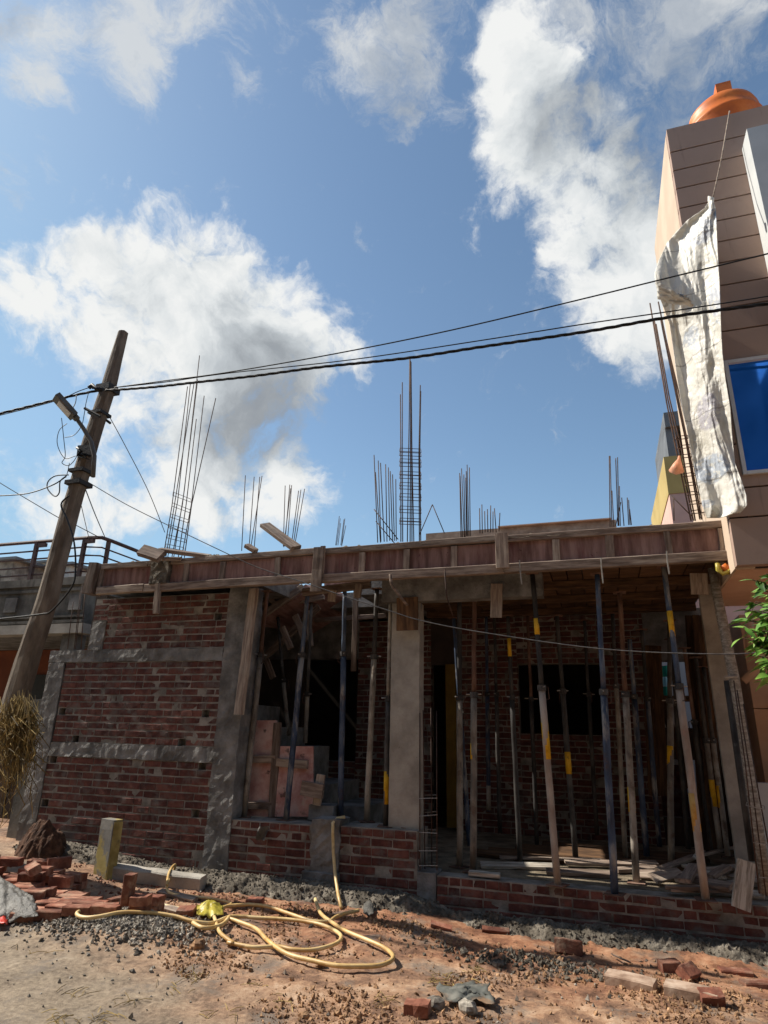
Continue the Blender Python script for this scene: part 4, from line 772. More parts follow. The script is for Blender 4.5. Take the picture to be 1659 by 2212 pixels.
bag = MB().tube([U(1467, 985, 7.7), U(1467, 992, 7.7), U(1464, 1003, 7.7), U(1461, 1018, 7.7), U(1461, 1024, 7.7)], [.012, .018, .05, .085, .02], 9).build('plastic_bag', M['orange_bag'], None, True)
tag(bag, 'small orange plastic bag tied to the leaning rebar cage', 'bag')
for (pts, r0, nm, lab, mt) in [([(1549, 1215), (1552, 1228), (1562, 1237), (1578, 1236), (1587, 1226), (1586, 1213)], .018, 'rope_coil', 'tangle of yellow rope and cloth under the right end of the formwork', 'yellow_bag')]:
    root = thing(nm, lab, 'rope', U(1568, 1225, 6.85))
    for k in range(5):
        MB().tube([U(x+R.uniform(-3, 3), y+R.uniform(-4, 4), 6.85+k*.03) for x, y in pts], r0, 6).build('strand', M[mt], root, True)
    MB().tube([U(1560, 1222, 6.9), U(1568, 1230, 6.9), U(1580, 1224, 6.9)], .05, 7).build('cloth', M['orange_tank'], root, True)

# ------------------------------------------------------------------ buildings behind
yb = thing('yellow_house', 'mustard and pink house with a grey rooftop frame behind the brown house', 'house', (2.5, 17, 0))
x0 = U(1450, 1100, 16).x; zs = U(1450, 1067, 16).z; zt = U(1430, 988, 16).z
solid('wall', M['pinkish'], yb, x0, 6, 16, 21, 0, zs); solid('wall', M['mustard'], yb, x0-.02, 6, 15.98, 21.02, zs+.002, zt)
for (fx0, fx1) in ((x0+.1, x0+.35),): solid('frame_post', M['grey_paint'], yb, fx0, fx1, 16, 19, zt+.002, 9.3)
solid('roof_frame', M['grey_paint'], yb, x0+.1, 6, 15.9, 19, 9.0, 9.4); solid('frame_back', M['dark_room'], yb, x0+.36, 6, 18.5, 18.7, zt, 9.0)
bh = thing('back_house', 'long low block-built house whose sunlit top shows over the roof', 'house', (-1, 15, 0))
solid('wall', M['far_brown'], bh, U(920, 1150, 15).x, U(1330, 1120, 15).x, 15, 17, 0, U(1200, 1132, 15).z); solid('coping', M['peach'], bh, U(1075, 1135, 14.9).x, U(1320, 1118, 14.9).x, 14.9, 15.3, U(1200, 1132, 15).z+.002, U(1200, 1127, 14.9).z)
yd = thing('yard_wall', 'pale sunlit yard wall seen through the rear opening of the porch', 'wall', (1.3, 13.5, 0))
solid('wall', M['pinkish'], yd, .3, U(1432, 1470, 13.5).x, 13.5, 13.7, 0, 3.9); solid('wall', M['white_paint'], yd, U(1432, 1470, 13.5).x+.002, 4.5, 13.52, 13.7, 0, 3.6)
solid('low_wall', M['brick'], yd, U(1412, 1700, 12).x, U(1484, 1700, 12).x, 12, 12.3, 0, U(1450, 1652, 12).z); solid('coping', M['far_wall'], yd, U(1410, 1700, 12).x, U(1486, 1700, 12).x, 11.97, 12.33, U(1450, 1652, 12).z+.002, U(1450, 1640, 12).z)
solid('block_wall', M['far_dirty'], yd, U(1405, 1540, 12.6).x, U(1480, 1540, 12.6).x, 12.6, 12.8, U(1450, 1580, 12.6).z, U(1450, 1512, 12.6).z)
cl = thing('hanging_cloth', 'green and pale blue cloth strips hanging in the yard behind the porch', 'cloth', U(1438, 1440, 13.3))
for (a, b, mt) in [(1438, 1462, 'teal'), (1463, 1482, 'aqua'), (1483, 1506, 'teal')]:
    p, q = U(1430, b, 13.3), U(1447, a, 13.3)
    MB().grid(8, 6, lambda u, v: (p.x+(q.x-p.x)*u, 13.3+.03*math.sin(u*9), p.z+(q.z-p.z)*v)).build('strip', M[mt], cl)
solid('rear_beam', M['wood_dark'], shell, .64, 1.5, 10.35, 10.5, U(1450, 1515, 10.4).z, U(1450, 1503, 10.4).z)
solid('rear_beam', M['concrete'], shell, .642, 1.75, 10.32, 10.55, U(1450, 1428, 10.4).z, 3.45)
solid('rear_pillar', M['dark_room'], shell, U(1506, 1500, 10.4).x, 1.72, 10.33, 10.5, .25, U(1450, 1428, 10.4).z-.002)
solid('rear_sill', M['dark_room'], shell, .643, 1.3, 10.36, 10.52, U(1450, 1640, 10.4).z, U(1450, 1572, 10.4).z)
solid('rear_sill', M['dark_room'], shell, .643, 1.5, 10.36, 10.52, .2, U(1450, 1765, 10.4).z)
# the houses across the street (behind the camera; mirrored in the blue window)
for i, (x0, x1, zt, mt, lab) in enumerate([(-26, -14, 10.5, 'old_plaster', 'grey house across the street, farthest to the left behind the camera'), (-13.6, -4.6, 11.5, 'peach', 'peach house across the street, left of the camera'), (-4.4, 4.4, 11.0, 'far_dirty', 'stained house across the street right behind the camera'), (4.7, 14, 11.5, 'white_paint', 'white house across the street mirrored in the blue window'), (14.5, 26, 10.5, 'tan', 'brown house across the street, farthest to the right behind the camera')]):
    h = thing('opposite_house', lab, 'house', ((x0+x1)/2, -3.4, 0), 'houses across the street')
    solid('wall', M[mt], h, x0, x1, -9, -3.4, 0, zt); solid('balcony', M['white_paint'], h, x0+1, x1-1, -3.396, -2.5, 3.2, 3.4)
    for k in range(3):
        wx = x0+1.4+k*(x1-x0-3)/2.4
        for z in (1.0, 4.3): w_ = solid('window', M['white_frame'], h, wx, wx+1.3, -3.398, -3.34, z, z+1.4); solid('pane', M['black_iron'], w_, wx+.08, wx+1.22, -3.338, -3.33, z+.08, z+1.32)
# left-hand old house
oh = thing('old_house', 'old grey plastered house with a mossy parapet behind the leaning pole', 'house', (-9.5, 9, 0))
zt, zb = 4.13, 3.13
solid('parapet', M['old_plaster'], oh, -16, -8.62, 9, 9.2, 3.30, zt-.12); solid('coping', M['old_plaster'], oh, -16, -8.56, 8.95, 9.25, zt-.118, zt+.02)
solid('moulding', M['old_plaster'], oh, -16, -8.58, 8.965, 8.998, 3.90, 3.95); solid('moulding', M['old_plaster'], oh, -16, -8.57, 8.95, 8.998, 3.42, 3.46); solid('moulding', M['old_plaster'], oh, -16, -8.57, 8.93, 8.998, 3.32, 3.37)
solid('fascia', M['concrete_pale'], oh, -16, -8.5, 8.9, 9.2, zb, 3.298)
solid('side_parapet', M['old_plaster'], oh, -8.82, -8.62, 9.202, 16, 3.3, zt)
for x in (-12.6, -11.6, -10.45, -8.95):
    solid('ornament', M['concrete'], oh, x, x+.28, 8.96, 8.998, 3.55, 3.82)
solid('roof', M['concrete'], oh, -16, -8.83, 9.21, 16, 3.14, 3.3)
solid('wall', M['orange_wall'], oh, -16, -8.5, 11, 11.2, 0, 3.13); solid('pillar', M['old_plaster'], oh, -9.0, -8.7, 9.0, 9.25, 0, 3.12)
for x in (-12.2, -10.6): solid('window', M['black_iron'], oh, x, x+1.1, 10.95, 10.99, 1.0, 2.6)
rl = MB(); zr = 4.93
rail = thing('roof_railing', 'brown iron railing round the roof terrace of the old grey house', 'railing', (-9.5, 9.1, 4.15))
c = Vector((U(215, 1160, 9.1).x, 9.1, 0)); cx = c.x
MB().tube([(-16, 9.1, zr+.03), (cx-.25, 9.1, zr), (cx, 9.16, zr), (cx+.02, 9.4, zr), (cx, 13.5, zr)], .035, 8).build('handrail', M['iron'], rail)
for k, z in enumerate((4.75, 4.59, 4.43, 4.28)): MB().tube([(-16, 9.1, z), (cx-.25, 9.1, z), (cx, 9.2, z), (cx, 13.5, z)], .016, 6).build('rail', M['iron'], rail)
for x in (U(75, 1200, 9.1).x, U(178, 1200, 9.1).x, -12.0, -13.8): solid('post', M['iron'], rail, x-.035, x+.035, 9.07, 9.13, 4.12, zr); 
for x in (U(78, 1180, 9.05).x, U(181, 1170, 9.05).x): solid('bracket', M['iron'], rail, x+.02, x+.20, 9.06, 9.12, zr-.11, zr-.04)
for y in (9.35, 10.8, 12.3): solid('post', M['iron'], rail, cx-.03, cx+.03, y-.03, y+.03, 4.12, zr)
gt = thing('iron_gate', 'dark iron gate below the straw hung on the pole', 'gate', (-8.2, 8.3, 0))
for i in range(9): solid('bar', M['black_iron'], gt, -9.9+i*.26, -9.87+i*.26, 8.3, 8.33, .3, 1.6)
solid('cross_bar', M['black_iron'], gt, -9.95, -7.6, 8.29, 8.34, 1.55, 1.62); solid('cross_bar', M['black_iron'], gt, -9.95, -7.6, 8.29, 8.34, .55, .61)
solid('back_sheet', M['dark_room'], gt, -9.95, -7.5, 8.6, 8.65, .1, 2.0)
tag(solid('gate_post', M['old_plaster'], None, -7.62, -7.36, 7.3, 7.6, 0, 1.95), 'grey plastered gate post touching the left end of the brick wall', 'gate post')
for i, (x0, x1, y0, y1, Y, mt, lab) in enumerate([(-20, 30, 1215, 1400, 24, 'far_dirty', 'far stained water-tank block beyond the railing at the left edge'), (30, 112, 1222, 1400, 30, 'far_wall', 'far pale gabled house beyond the railing'), (112, 152, 1225, 1400, 26, 'far_wall', 'far white house with a thin roof overhang, right behind the pole'), (236, 262, 1252, 1400, 34, 'far_wall', 'tiny far roof just right of the pole')]):
    a, b = U(x0, y0, Y), U(x1, y0, Y); h = thing('far_house', lab, 'house', (a.x, Y, 0), 'far houses beyond the railing')
    solid('wall', M[mt], h, a.x, b.x, Y, Y+4, 0, a.z); solid('roof', M['grey_paint'], h, a.x-.2, b.x+.4, Y-.3, Y+4.2, a.z+.002, a.z+.14)
    wz = a.z-1.6
    solid('window', M['black_iron'], h, a.x+.3*(b.x-a.x), a.x+.55*(b.x-a.x), Y-.03, Y-.002, wz, wz+.9)

# ------------------------------------------------------------------ street pole, lamp and cables
YP = 6.2
def make_pole():
    root = thing('street_pole', 'weathered tapering concrete pole leaning to the right at the left edge', 'pole', (-7.05, YP, 0))
    ctr = [(-32, 1760), (36, 1505), (60, 1425), (102, 1296), (153, 1100), (196, 955), (234, 838), (266, 718)]; wd = [.135, .125, .12, .108, .098, .092, .086, .06]
    mb = MB(); n = 10; vs = []
    pts = []; ws = []
    for i in range(len(ctr)-1):
        for k in range(6):
            f = k/6; pts.append((ctr[i][0]+(ctr[i+1][0]-ctr[i][0])*f, ctr[i][1]+(ctr[i+1][1]-ctr[i][1])*f)); ws.append(wd[i]+(wd[i+1]-wd[i])*f)
    pts.append(ctr[-1]); ws.append(wd[-1])
    for (p, w) in zip(pts, ws):
        c = U(p[0], p[1], YP)
        for k in range(n):
            a = 2*math.pi*k/n; ca, sa = math.cos(a), math.sin(a); e = 1/max(abs(ca), abs(sa)); e = 1+(e-1)*.7
            j = 1+.06*noise.noise(Vector((c.z*3, k*2.1, 4)))
            vs.append(c + Vector((ca*e*w*j, sa*e*w*j, 0)))
    fs = [(i*n+k, i*n+(k+1) % n, (i+1)*n+(k+1) % n, (i+1)*n+k) for i in range(len(pts)-1) for k in range(n)] + [tuple((len(pts)-1)*n+k for k in range(n))]
    mb.add(vs, fs).build('shaft', M['pole'], root)
    def clampring(x, y, w, m='black_iron', h=.04):
        c = U(x, y, YP); v = [c+Vector((sx*w, sy*w, dz)) for dz in (-h, h) for sx, sy in ((-1, -1), (1, -1), (1, 1), (-1, 1))]
        MB().hexa(v).build('clamp', M[m], root)
    clampring(177, 1020, .118, h=.022); clampring(170, 1046, .122, h=.028); clampring(233, 842, .112, h=.045); clampring(215, 895, .108, h=.02)
    MB().tube([U(183, 882, YP-.22), U(216, 900, YP-.2)], .02, 6).build('bracket', M['black_iron'], root); MB().tube([U(230, 908, YP+.1), U(238, 914, YP+.1)], .02, 6).build('bracket', M['black_iron'], root)
    bx = MB().hexa([U(165, 985, YP-.2), U(196, 985, YP-.2), U(196, 985, YP-.02), U(165, 985, YP-.02), U(168, 962, YP-.2), U(196, 960, YP-.2), U(196, 960, YP-.02), U(168, 962, YP-.02)])
    bx.build('junction_box', M['black_iron'], root)
    MB().tube([U(192, 838, YP-.2), U(199, 832, YP-.2), U(208, 840, YP-.2), U(222, 842, YP-.18)], .028, 7).build('insulator', M['black'], root, True)
    MB().tube([U(198, 830, YP-.2), U(202, 834, YP-.2), U(200, 840, YP-.2)], .012, 6).build('hook', M['black'], root)
    MB().tube([U(166, 967, YP-.2), U(176, 975, YP-.25), U(168, 984, YP-.2), U(190, 992, YP-.22), U(175, 978, YP-.18), U(195, 985, YP-.2)], .018, 5).build('splice', M['black'], root, True)
make_pole()
lp = thing('street_lamp', 'flat street lamp on a bent arm clamped to the leaning pole', 'street lamp', U(200, 1075, YP-.2))
MB().tube([U(201, 1030, YP-.22), U(204, 985, YP-.22), U(197, 955, YP-.24), U(180, 925, YP-.3), U(155, 890, YP-.4)], .028, 8).build('arm', M['lamp'], lp, True)
a, b = U(160, 900, YP-.42), U(121, 856, YP-.62)
w, L = axes(a, b, (0, -.2, -1)); hb = rough_box(L, .17, .07, .001, 3); hd = inst('head', mesh_of('head', hb, M['lamp']), w, lp)
lens = MB().box(-L*.38, L*.25, -.06, .06, .036, .046); inst('lens', mesh_of('lens', lens, M['white_frame']), w, hd)
MB().tube([U(166, 905, YP-.4), U(158, 896, YP-.42)], .045, 8).build('socket', M['lamp'], lp)
def cable(name, label, pts, Y0, Y1, r=.008, m='black', n=5, cat='cable', sub=6, twist=False):
    P = [Vector((p[0], p[1], 0)) for p in pts]; out = []
    for i in range(len(P)-1):           # smooth chain in picture order, placed at its real depth
        p0, p1, p2, p3 = P[max(i-1, 0)], P[i], P[i+1], P[min(i+2, len(P)-1)]
        for k in range(sub):
            t = k/sub; out.append(.5*((2*p1)+(p2-p0)*t+(2*p0-5*p1+4*p2-p3)*t*t+(3*p1-p0-3*p2+p3)*t**3))
    out.append(P[-1]); N = len(out)
    q = [U(o.x, o.y, Y0+(Y1-Y0)*i/(N-1)) for i, o in enumerate(out)]
    if not twist: o = MB().tube(q, r, n).build(name, M[m], None, True); return tag(o, label, cat)
    root = thing(name, label, cat, q[0])
    for s in range(3):
        d = []; L = 0
        for i, p in enumerate(q):
            if i: L += (p-q[i-1]).length
            a = L*14 + s*2.094; d.append(p + Vector((0, math.cos(a), math.sin(a)))*r)
        MB().tube(d, r*.95, 6).build('strand', M[m], root, True)
    return root
cable('cable_bundle', 'thick twisted black cable bundle stretched from the pole to the right', [(228, 843), (251, 842), (331, 836), (430, 825), (549, 812), (692, 793), (884, 773), (1042, 749), (1262, 717), (1453, 684), (1659, 656), (1760, 640)], 6.05, 5.9, .0095, twist=True, sub=16)
cable('cable_bundle', 'thick twisted black cable running from the pole out of the picture on the left', [(-60, 905), (0, 893), (99, 869), (165, 853), (215, 843)], 5.6, 6.05, .0095, twist=True, sub=14)
cable('overhead_wire', 'uppermost thin wire over the roof, rising to the right across the sacks', [(240, 838), (360, 822), (494, 804), (725, 764), (976, 713), (1262, 645), (1453, 598), (1659, 548), (1760, 522)], 6.1, 5.9, .008)
cable('overhead_wire', 'middle thin wire running just above the twisted cable', [(240, 838), (360, 825), (494, 806), (760, 777), (1042, 735), (1262, 700), (1453, 672), (1659, 640), (1760, 622)], 6.1, 5.95, .007)
cable('overhead_wire', 'thin wire under the twisted cable at the left edge', [(-40, 905), (0, 897), (120, 866), (170, 845), (200, 835)], 5.6, 6.0, .006)
cable('service_wire', 'long thin wire falling from the left edge behind the pole to the railing', [(-30, 1022), (0, 1043), (70, 1085), (132, 1121), (163, 1134), (215, 1161)], 8.6, 9.0, .008)
cable('service_wire', 'long sagging wire from the pole over the formwork and across the whole porch', [(190, 1041), (270, 1088), (360, 1133), (485, 1193), (560, 1227), (659, 1259), (750, 1290), (840, 1319), (912, 1341), (1042, 1366), (1302, 1402), (1545, 1413), (1659, 1408), (1720, 1402)], 6.3, 6.7, .0055, 'wire')
cable('guy_wire', 'thin straight wire from the pole down to the splayed rebar cage', [(233, 894), (270, 962), (320, 1060), (356, 1150)], 6.3, 8.0, .006, 'wire')
cable('service_wire', 'short wire from the pole down to the corner of the railing', [(185, 1058), (205, 1110), (226, 1159)], 6.4, 9.1, .008)
cable('service_wire', 'faint short wire from the pole to the railing left of its corner', [(174, 1085), (182, 1120), (193, 1166)], 6.4, 9.1, .006, 'wire')
cable('service_wire', 'dark cable hugging the pole and swinging left across it', [(150, 1070), (132, 1090), (146, 1125), (160, 1172), (163, 1229), (155, 1268), (113, 1318), (87, 1327), (0, 1337), (-30, 1340)], 5.9, 5.85, .011)
cable('service_wire', 'looped slack wire reaching the pole from the left edge', [(-30, 1072), (0, 1071), (60, 1066), (111, 1049), (135, 1035), (143, 1028), (130, 1040), (128, 1064), (118, 1072), (103, 1056), (104, 1040), (120, 1028), (148, 1026)], 5.7, 5.95, .008)
cable('service_wire', 'thin tangled wire hanging from the lamp head to the splice', [(133, 903), (138, 950), (141, 985), (134, 1000), (150, 1005), (165, 985), (140, 990), (124, 960), (128, 930), (145, 915)], 5.8, 5.95, .005)
cable('service_wire', 'thin wire dropping from the insulator beside the lamp arm', [(192, 846), (186, 870), (182, 895), (176, 920), (160, 940), (140, 945)], 5.95, 5.9, .005)
cable('service_wire', 'thin wire hanging from the splice box down to the slack loop', [(150, 1000), (146, 1020), (142, 1032)], 5.95, 5.95, .005)
cable('service_wire', 'short wire from the cable to the lamp head', [(165, 854), (163, 870), (155, 885), (150, 890)], 5.9, 5.8, .006)
# dry straw hung on the pole
def make_straw():
    mb = MB(); rr = random.Random(5)
    for i in range(430):
        t = rr.random(); x = rr.triangular(-14, 86, 44); y0 = 1512 + abs(x-50)*.55 + rr.expovariate(1/35); ln = rr.uniform(20, 120)*(1 if 5 < x < 78 else .6); Y = YP-.26+rr.uniform(-.14, .14)
        dx = (x-48)*rr.uniform(-.1, .5) + rr.gauss(0, 16); cv = rr.gauss(0, 9)
        root = (50+(x-50)*.4, 1506+rr.uniform(0, 14)) if i % 3 == 0 else (x+rr.gauss(0, 8), y0-rr.uniform(5, 30))
        pts = [U(root[0], root[1], Y+.05), U(x+cv, y0+ln*.3, Y), U(x+dx*.5-cv, y0+ln*.7, Y+rr.uniform(-.04, .04)), U(x+dx*.7+rr.gauss(0, 5), y0+ln, Y+rr.uniform(-.03, .03))]
        w = rr.uniform(.6, 1.3); mb.tube(pts, [.004*w, .005*w, .0045*w, .0015], 3, False)
        if rr.random() < .45:
            p = pts[rr.choice((1, 2, 3))]; q = p+Vector((rr.uniform(-.07, .07), rr.uniform(-.05, .05), -rr.uniform(.02, .08))); mb.add([p, p+Vector((.014, -.006, -.012)), q, p+Vector((-.012, .008, -.015))], [(0, 1, 2, 3)])
    o = mb.build('straw_bunch', M['straw'], None); tag(o, 'drooping bunch of dry golden straw tied to the foot of the leaning pole', 'straw')
make_straw()

# ------------------------------------------------------------------ tree at the right edge
def make_tree():
    root = thing('mango_tree', 'leafy green branches reaching in at the right edge under the overhang', 'tree', (2.1, 5.9, 0))
    YT = 5.9
    MB().tube([(2.1, YT, 0), (2.12, YT+.02, .8), (2.05, YT, 1.6), (2.08, YT, 2.4), (2.0, YT, 3.0)], [.07, .06, .05, .04, .02], 8).build('trunk', M['bark'], root, True)
    tips = [(1655, 1240), (1625, 1252), (1632, 1300), (1615, 1318), (1606, 1355), (1604, 1378), (1630, 1395), (1650, 1340), (1640, 1375), (1655, 1400), (1650, 1430), (1655, 1455), (1645, 1275), (1668, 1300), (1690, 1260), (1690, 1340), (1690, 1420), (1720, 1300), (1720, 1380), (1625, 1340), (1672, 1380), (1660, 1320), (1615, 1340), (1622, 1375), (1640, 1320), (1648, 1362), (1655, 1285), (1638, 1258), (1628, 1415), (1645, 1440), (1650, 1475), (1618, 1300), (1658, 1425), (1640, 1400)]
    lm = MB(); N = 6; prof = [(0, .0), (.15, .3), (.35, .48), (.55, .45), (.8, .22), (1, 0)]
    L0 = .15; vs = []; fs = []
    for i, (t, w) in enumerate(prof):
        z = -.035*t*t; ww = w*.048
        vs += [(t*L0, -ww, z+.25*ww), (t*L0, 0, z), (t*L0, ww, z+.25*ww)]
    fs = [(i*3+k, (i+1)*3+k, (i+1)*3+k+1, i*3+k+1) for i in range(N-1) for k in range(2)]
    lm.add(vs, fs); lme = mesh_of('leaf', lm, M['leaf'], True); rr = random.Random(11)
    for (x, y) in tips:
        Y = YT-.5+rr.uniform(-.25, .3); p = U(x, y, Y); hub = Vector((2.05+rr.uniform(-.05, .05), YT, max(1.2, p.z-.35+rr.uniform(-.1, .1))))
        mid_ = (p+hub)/2 + Vector((0, 0, .08)); MB().tube([hub, mid_, p], [.014, .009, .004], 5).build('branch', M['bark'], root, True)
        d0 = (p-mid_).normalized()
        for k in range(15):
            f = rr.uniform(.4, 1.0); q = mid_+(p-mid_)*((f-.3)/.7); a = rr.uniform(0, 6.28)
            dv = (d0*rr.uniform(.3, 1) + Vector((math.cos(a), math.sin(a)*.9, rr.uniform(-.9, .25)))*.9).normalized()
            w = dv.to_track_quat('X', 'Z').to_matrix().to_4x4(); w.translation = q
            w = w @ Matrix.Rotation(rr.uniform(-.7, .7), 4, 'X') @ Matrix.Diagonal((*([rr.uniform(.65, 1.15)]*3), 1))
            inst('leaf', lme, w, root)
make_tree()

# ------------------------------------------------------------------ things lying on the street
def on(x, y, dz=0.0):                  # where a pixel of the photo meets the uneven ground
    p = G(x, y, 0)
    for _ in range(6): p = G(x, y, gh(p.x, p.y))
    return Vector((p.x, p.y, gh(p.x, p.y)+dz))
bme = [mesh_of('loose_brick', rough_box(.225, .108, .075, .006, 3, random.Random(80+k)), M['brick_loose']) for k in range(4)]
half = mesh_of('loose_brick', rough_box(.12, .108, .075, .012, 3, random.Random(91)), M['brick_loose'])
def brick(x, y, yaw, label, dz=0.0, roll=0.0, pitch=0.0, me=None, group=None):
    p = on(x, y) + Vector((0, .05, .036+dz + (.018 if abs(roll) > 1 else 0)))
    w = Matrix.Translation(p) @ Euler((roll, pitch, rad(yaw))).to_matrix().to_4x4()
    o = inst('loose_brick', me or R.choice(bme), w); return tag(o, label, 'brick', group)
GP = 'bricks in the pile at the left'
# flat bed of bricks, then bricks thrown on top
PL = []
def drop(x, y, yaw, label, roll=0.0, pitch=0.0, me=None, group=None, jit=.03, hgt=.0375):
    z = gh(x, y)-.006
    ang = rad(yaw); ex = Vector((math.cos(ang), math.sin(ang))); hl = .045 if (pitch or me is half) else .085
    for t in (-1, 0, 1):
        sx, sy = x+ex.x*hl*t, y+ex.y*hl*t
        for (bx, by, ba, bl, bw_, top) in PL:
            dx, dy = sx-bx, sy-by; u = dx*math.cos(ba)+dy*math.sin(ba); v = -dx*math.sin(ba)+dy*math.cos(ba)
            if abs(u) < bl+.01 and abs(v) < bw_+.03: z = max(z, top)
    PL.append((x, y, ang, .05 if (pitch or me is half) else .11, .05 if abs(roll) < 1 else .036, z+2*hgt))
    o = inst('loose_brick', me or R.choice(bme), Matrix.Translation((x, y, z+hgt)) @ Euler((roll+R.uniform(-jit, jit), pitch+R.uniform(-jit, jit), ang)).to_matrix().to_4x4())
    return tag(o, label, 'brick', group)
o0 = on(110, 1985)
def bed(ix, iy, jit=.012):
    ang = rad(13); ex = Vector((math.cos(ang), math.sin(ang), 0)); ey = Vector((-ex.y, ex.x, 0))
    p = o0 + ex*(ix*.238) + ey*(iy*.118); return p.x+R.uniform(-jit, jit), p.y+R.uniform(-jit, jit)
lay_txt = ['dusty red brick lying flat in the bed of bricks at the left', 'red brick in the second layer of the pile at the left edge', 'red brick in the third layer of the pile near the mud mound', 'orange brick in the top layer of the pile near the mud mound']
lay_grp = ['flat bed of bricks at the left', 'second layer of the brick pile', 'third layer of the brick pile', 'top layer of the brick pile']
for k in range(3):
    for iy in range(11):
        for ix in range(-6, 5):
            if k == 0: ok = ix + iy*.42 < 2.3 and R.random() > .08
            else: ok = iy >= 1+3*k and ix <= .2-(10-iy)*.12-k*1.3 and R.random() > .15+.2*k
            if not ok: continue
            x, y = bed(ix, iy, .01+.02*k)
            drop(x, y, 13+R.uniform(-3, 3)*(1+4*k), lay_txt[k], group=lay_grp[k])
def px5(x, y): return x/5.4, 1783+y/5.4
for (x, y, yaw, roll, lab) in [(430, 670, 12, 0, 'brick lying on the bed with a pale chipped one at its right'), (450, 590, 25, 0, 'rough brick behind the chipped pale one'), (640, 690, 60, 1.57, 'pale chipped brick end on the right of the pile'), (690, 820, 15, 1.57, 'dark brick on edge at the right of the pile'), (320, 880, -35, .5, 'grey brick tipped on its corner behind the grey tarpaulin'), (560, 985, 40, 0, 'frogged brick lying askew in front of the pile')]:
    q = px5(x, y); p = on(*q); drop(p.x, p.y, yaw, lab, roll, hgt=.05 if roll > 1 else (.055 if roll else .0375))
q = px5(1160, 1050); brick(q[0], q[1], 35, 'single greyish brick just inside the end of the hose', 0, 0)
for (x, y, yaw, roll, pit, me, hg, lab) in [(254, 1966, 80, 1.57, 0, None, .052, 'upright brick at the left of the small stack before the boundary stone'), (272, 1972, 10, 0, 1.57, None, .112, 'brick on end, tallest of the small stack before the boundary stone'), (300, 1977, 8, 0, 0, half, .0375, 'lower front brick of the small stack before the boundary stone'), (300, 1977, 12, 0, 0, half, .0375, 'upper front brick of the small stack before the boundary stone'), (330, 1974, 5, 0, 0, half, .0375, 'lower right brick of the small stack before the boundary stone'), (330, 1974, 0, 0, 0, half, .0375, 'upper right brick of the small stack before the boundary stone'), (296, 1958, 4, 1.57, 0, None, .052, 'rear brick on edge behind the small stack before the boundary stone')]:
    p = on(x, y); drop(p.x, p.y, yaw, lab, roll, pit, me, hgt=hg)
p = on(1229, 2062); tag(inst('loose_brick', bme[1], Matrix.Translation(p+Vector((0, .03, .05))) @ Euler((rad(80), 0, rad(-6))).to_matrix().to_4x4()), 'single red brick standing on its side by the footing', 'brick')
slabm = mesh_of('stone_slab', rough_box(.33, .13, .075, .006, 4), M['pale_clay'])
for (x, y, yaw, lab, m) in [(1362, 2130, -16, 'left one of two pale dusty slabs lying end to end at lower right', slabm), (1495, 2160, -14, 'right one of two pale dusty slabs lying end to end at lower right', slabm)]:
    p = on(x, y); tag(inst('stone_slab', m, Matrix.Translation(p+Vector((0, .03, .03))) @ Euler((.1, 0, rad(yaw))).to_matrix().to_4x4()), lab, 'slab')
brick(1448, 2102, 20, 'broken brick lying behind the two pale slabs', 0, 0, 0, half); brick(1490, 2118, 50, 'split brick bit beside the right slab', 0, .6, 0, half); brick(1540, 2172, 10, 'stone-like rounded brick bit in front of the right slab', -.01, .3, 0, half)
brick(897, 2196, 4, 'small orange brick bit at the bottom centre beside the torn sheet', -.015, 0, 0, half); brick(395, 1980, 15, 'small brick bit inside the hose coils', -.015, .2, 0, half); brick(545, 1957, 5, 'little brick stub lying inside the far hose loop', -.02, .1, 0, half)
brick(1640, 2135, 20, 'brown brick half buried at the right edge', -.04, 0); brick(1590, 2105, 8, 'reddish brick half sunk in mud at the far right', -.05, 0)
for (a, b, lab) in [((345, 1932), (420, 1950), 'short pale offcut plank by the small brick stack'), ((335, 1962), (395, 1978), 'thin pale board half under the hose'), ((1325, 2070), (1362, 2087), 'thin light stick behind the slabs'), ((1270, 2096), (1290, 2110), 'tiny light stick left of the slabs')]:
    p, q = on(*a)+Vector((0, 0, .03)), on(*b)+Vector((0, 0, .025)); tag(board('plank', p, q, .07 if a[0] < 500 else .012, .03 if a[0] < 500 else .008, M['wood'], None, (0, -.3, 1)), lab, 'plank')
for (a, b) in [((930, 2000), (975, 2012)), ((1040, 2012), (1100, 2018))]:
    p, q = on(*a)+Vector((0, 0, .02)), on(*b)+Vector((0, 0, .02)); tag(board('plank', p, q, .07, .03, M['brick_loose'], None, (0, -.3, 1)), ('left' if a[0] < 1000 else 'right')+' thin reddish chip lying in the red mud along the footing', 'plank', 'board chips in the red mud')
tag(inst('concrete_post', mesh_of('concrete_post', rough_box(1.15, .15, .14, .008, 8), M['concrete_pale']), axes(on(245, 1900)+Vector((0, .06, .06)), on(405, 1922)+Vector((0, .06, .06)), (0, -.1, 1))[0]), 'pale concrete post lying along the footing right of the boundary stone', 'concrete post')
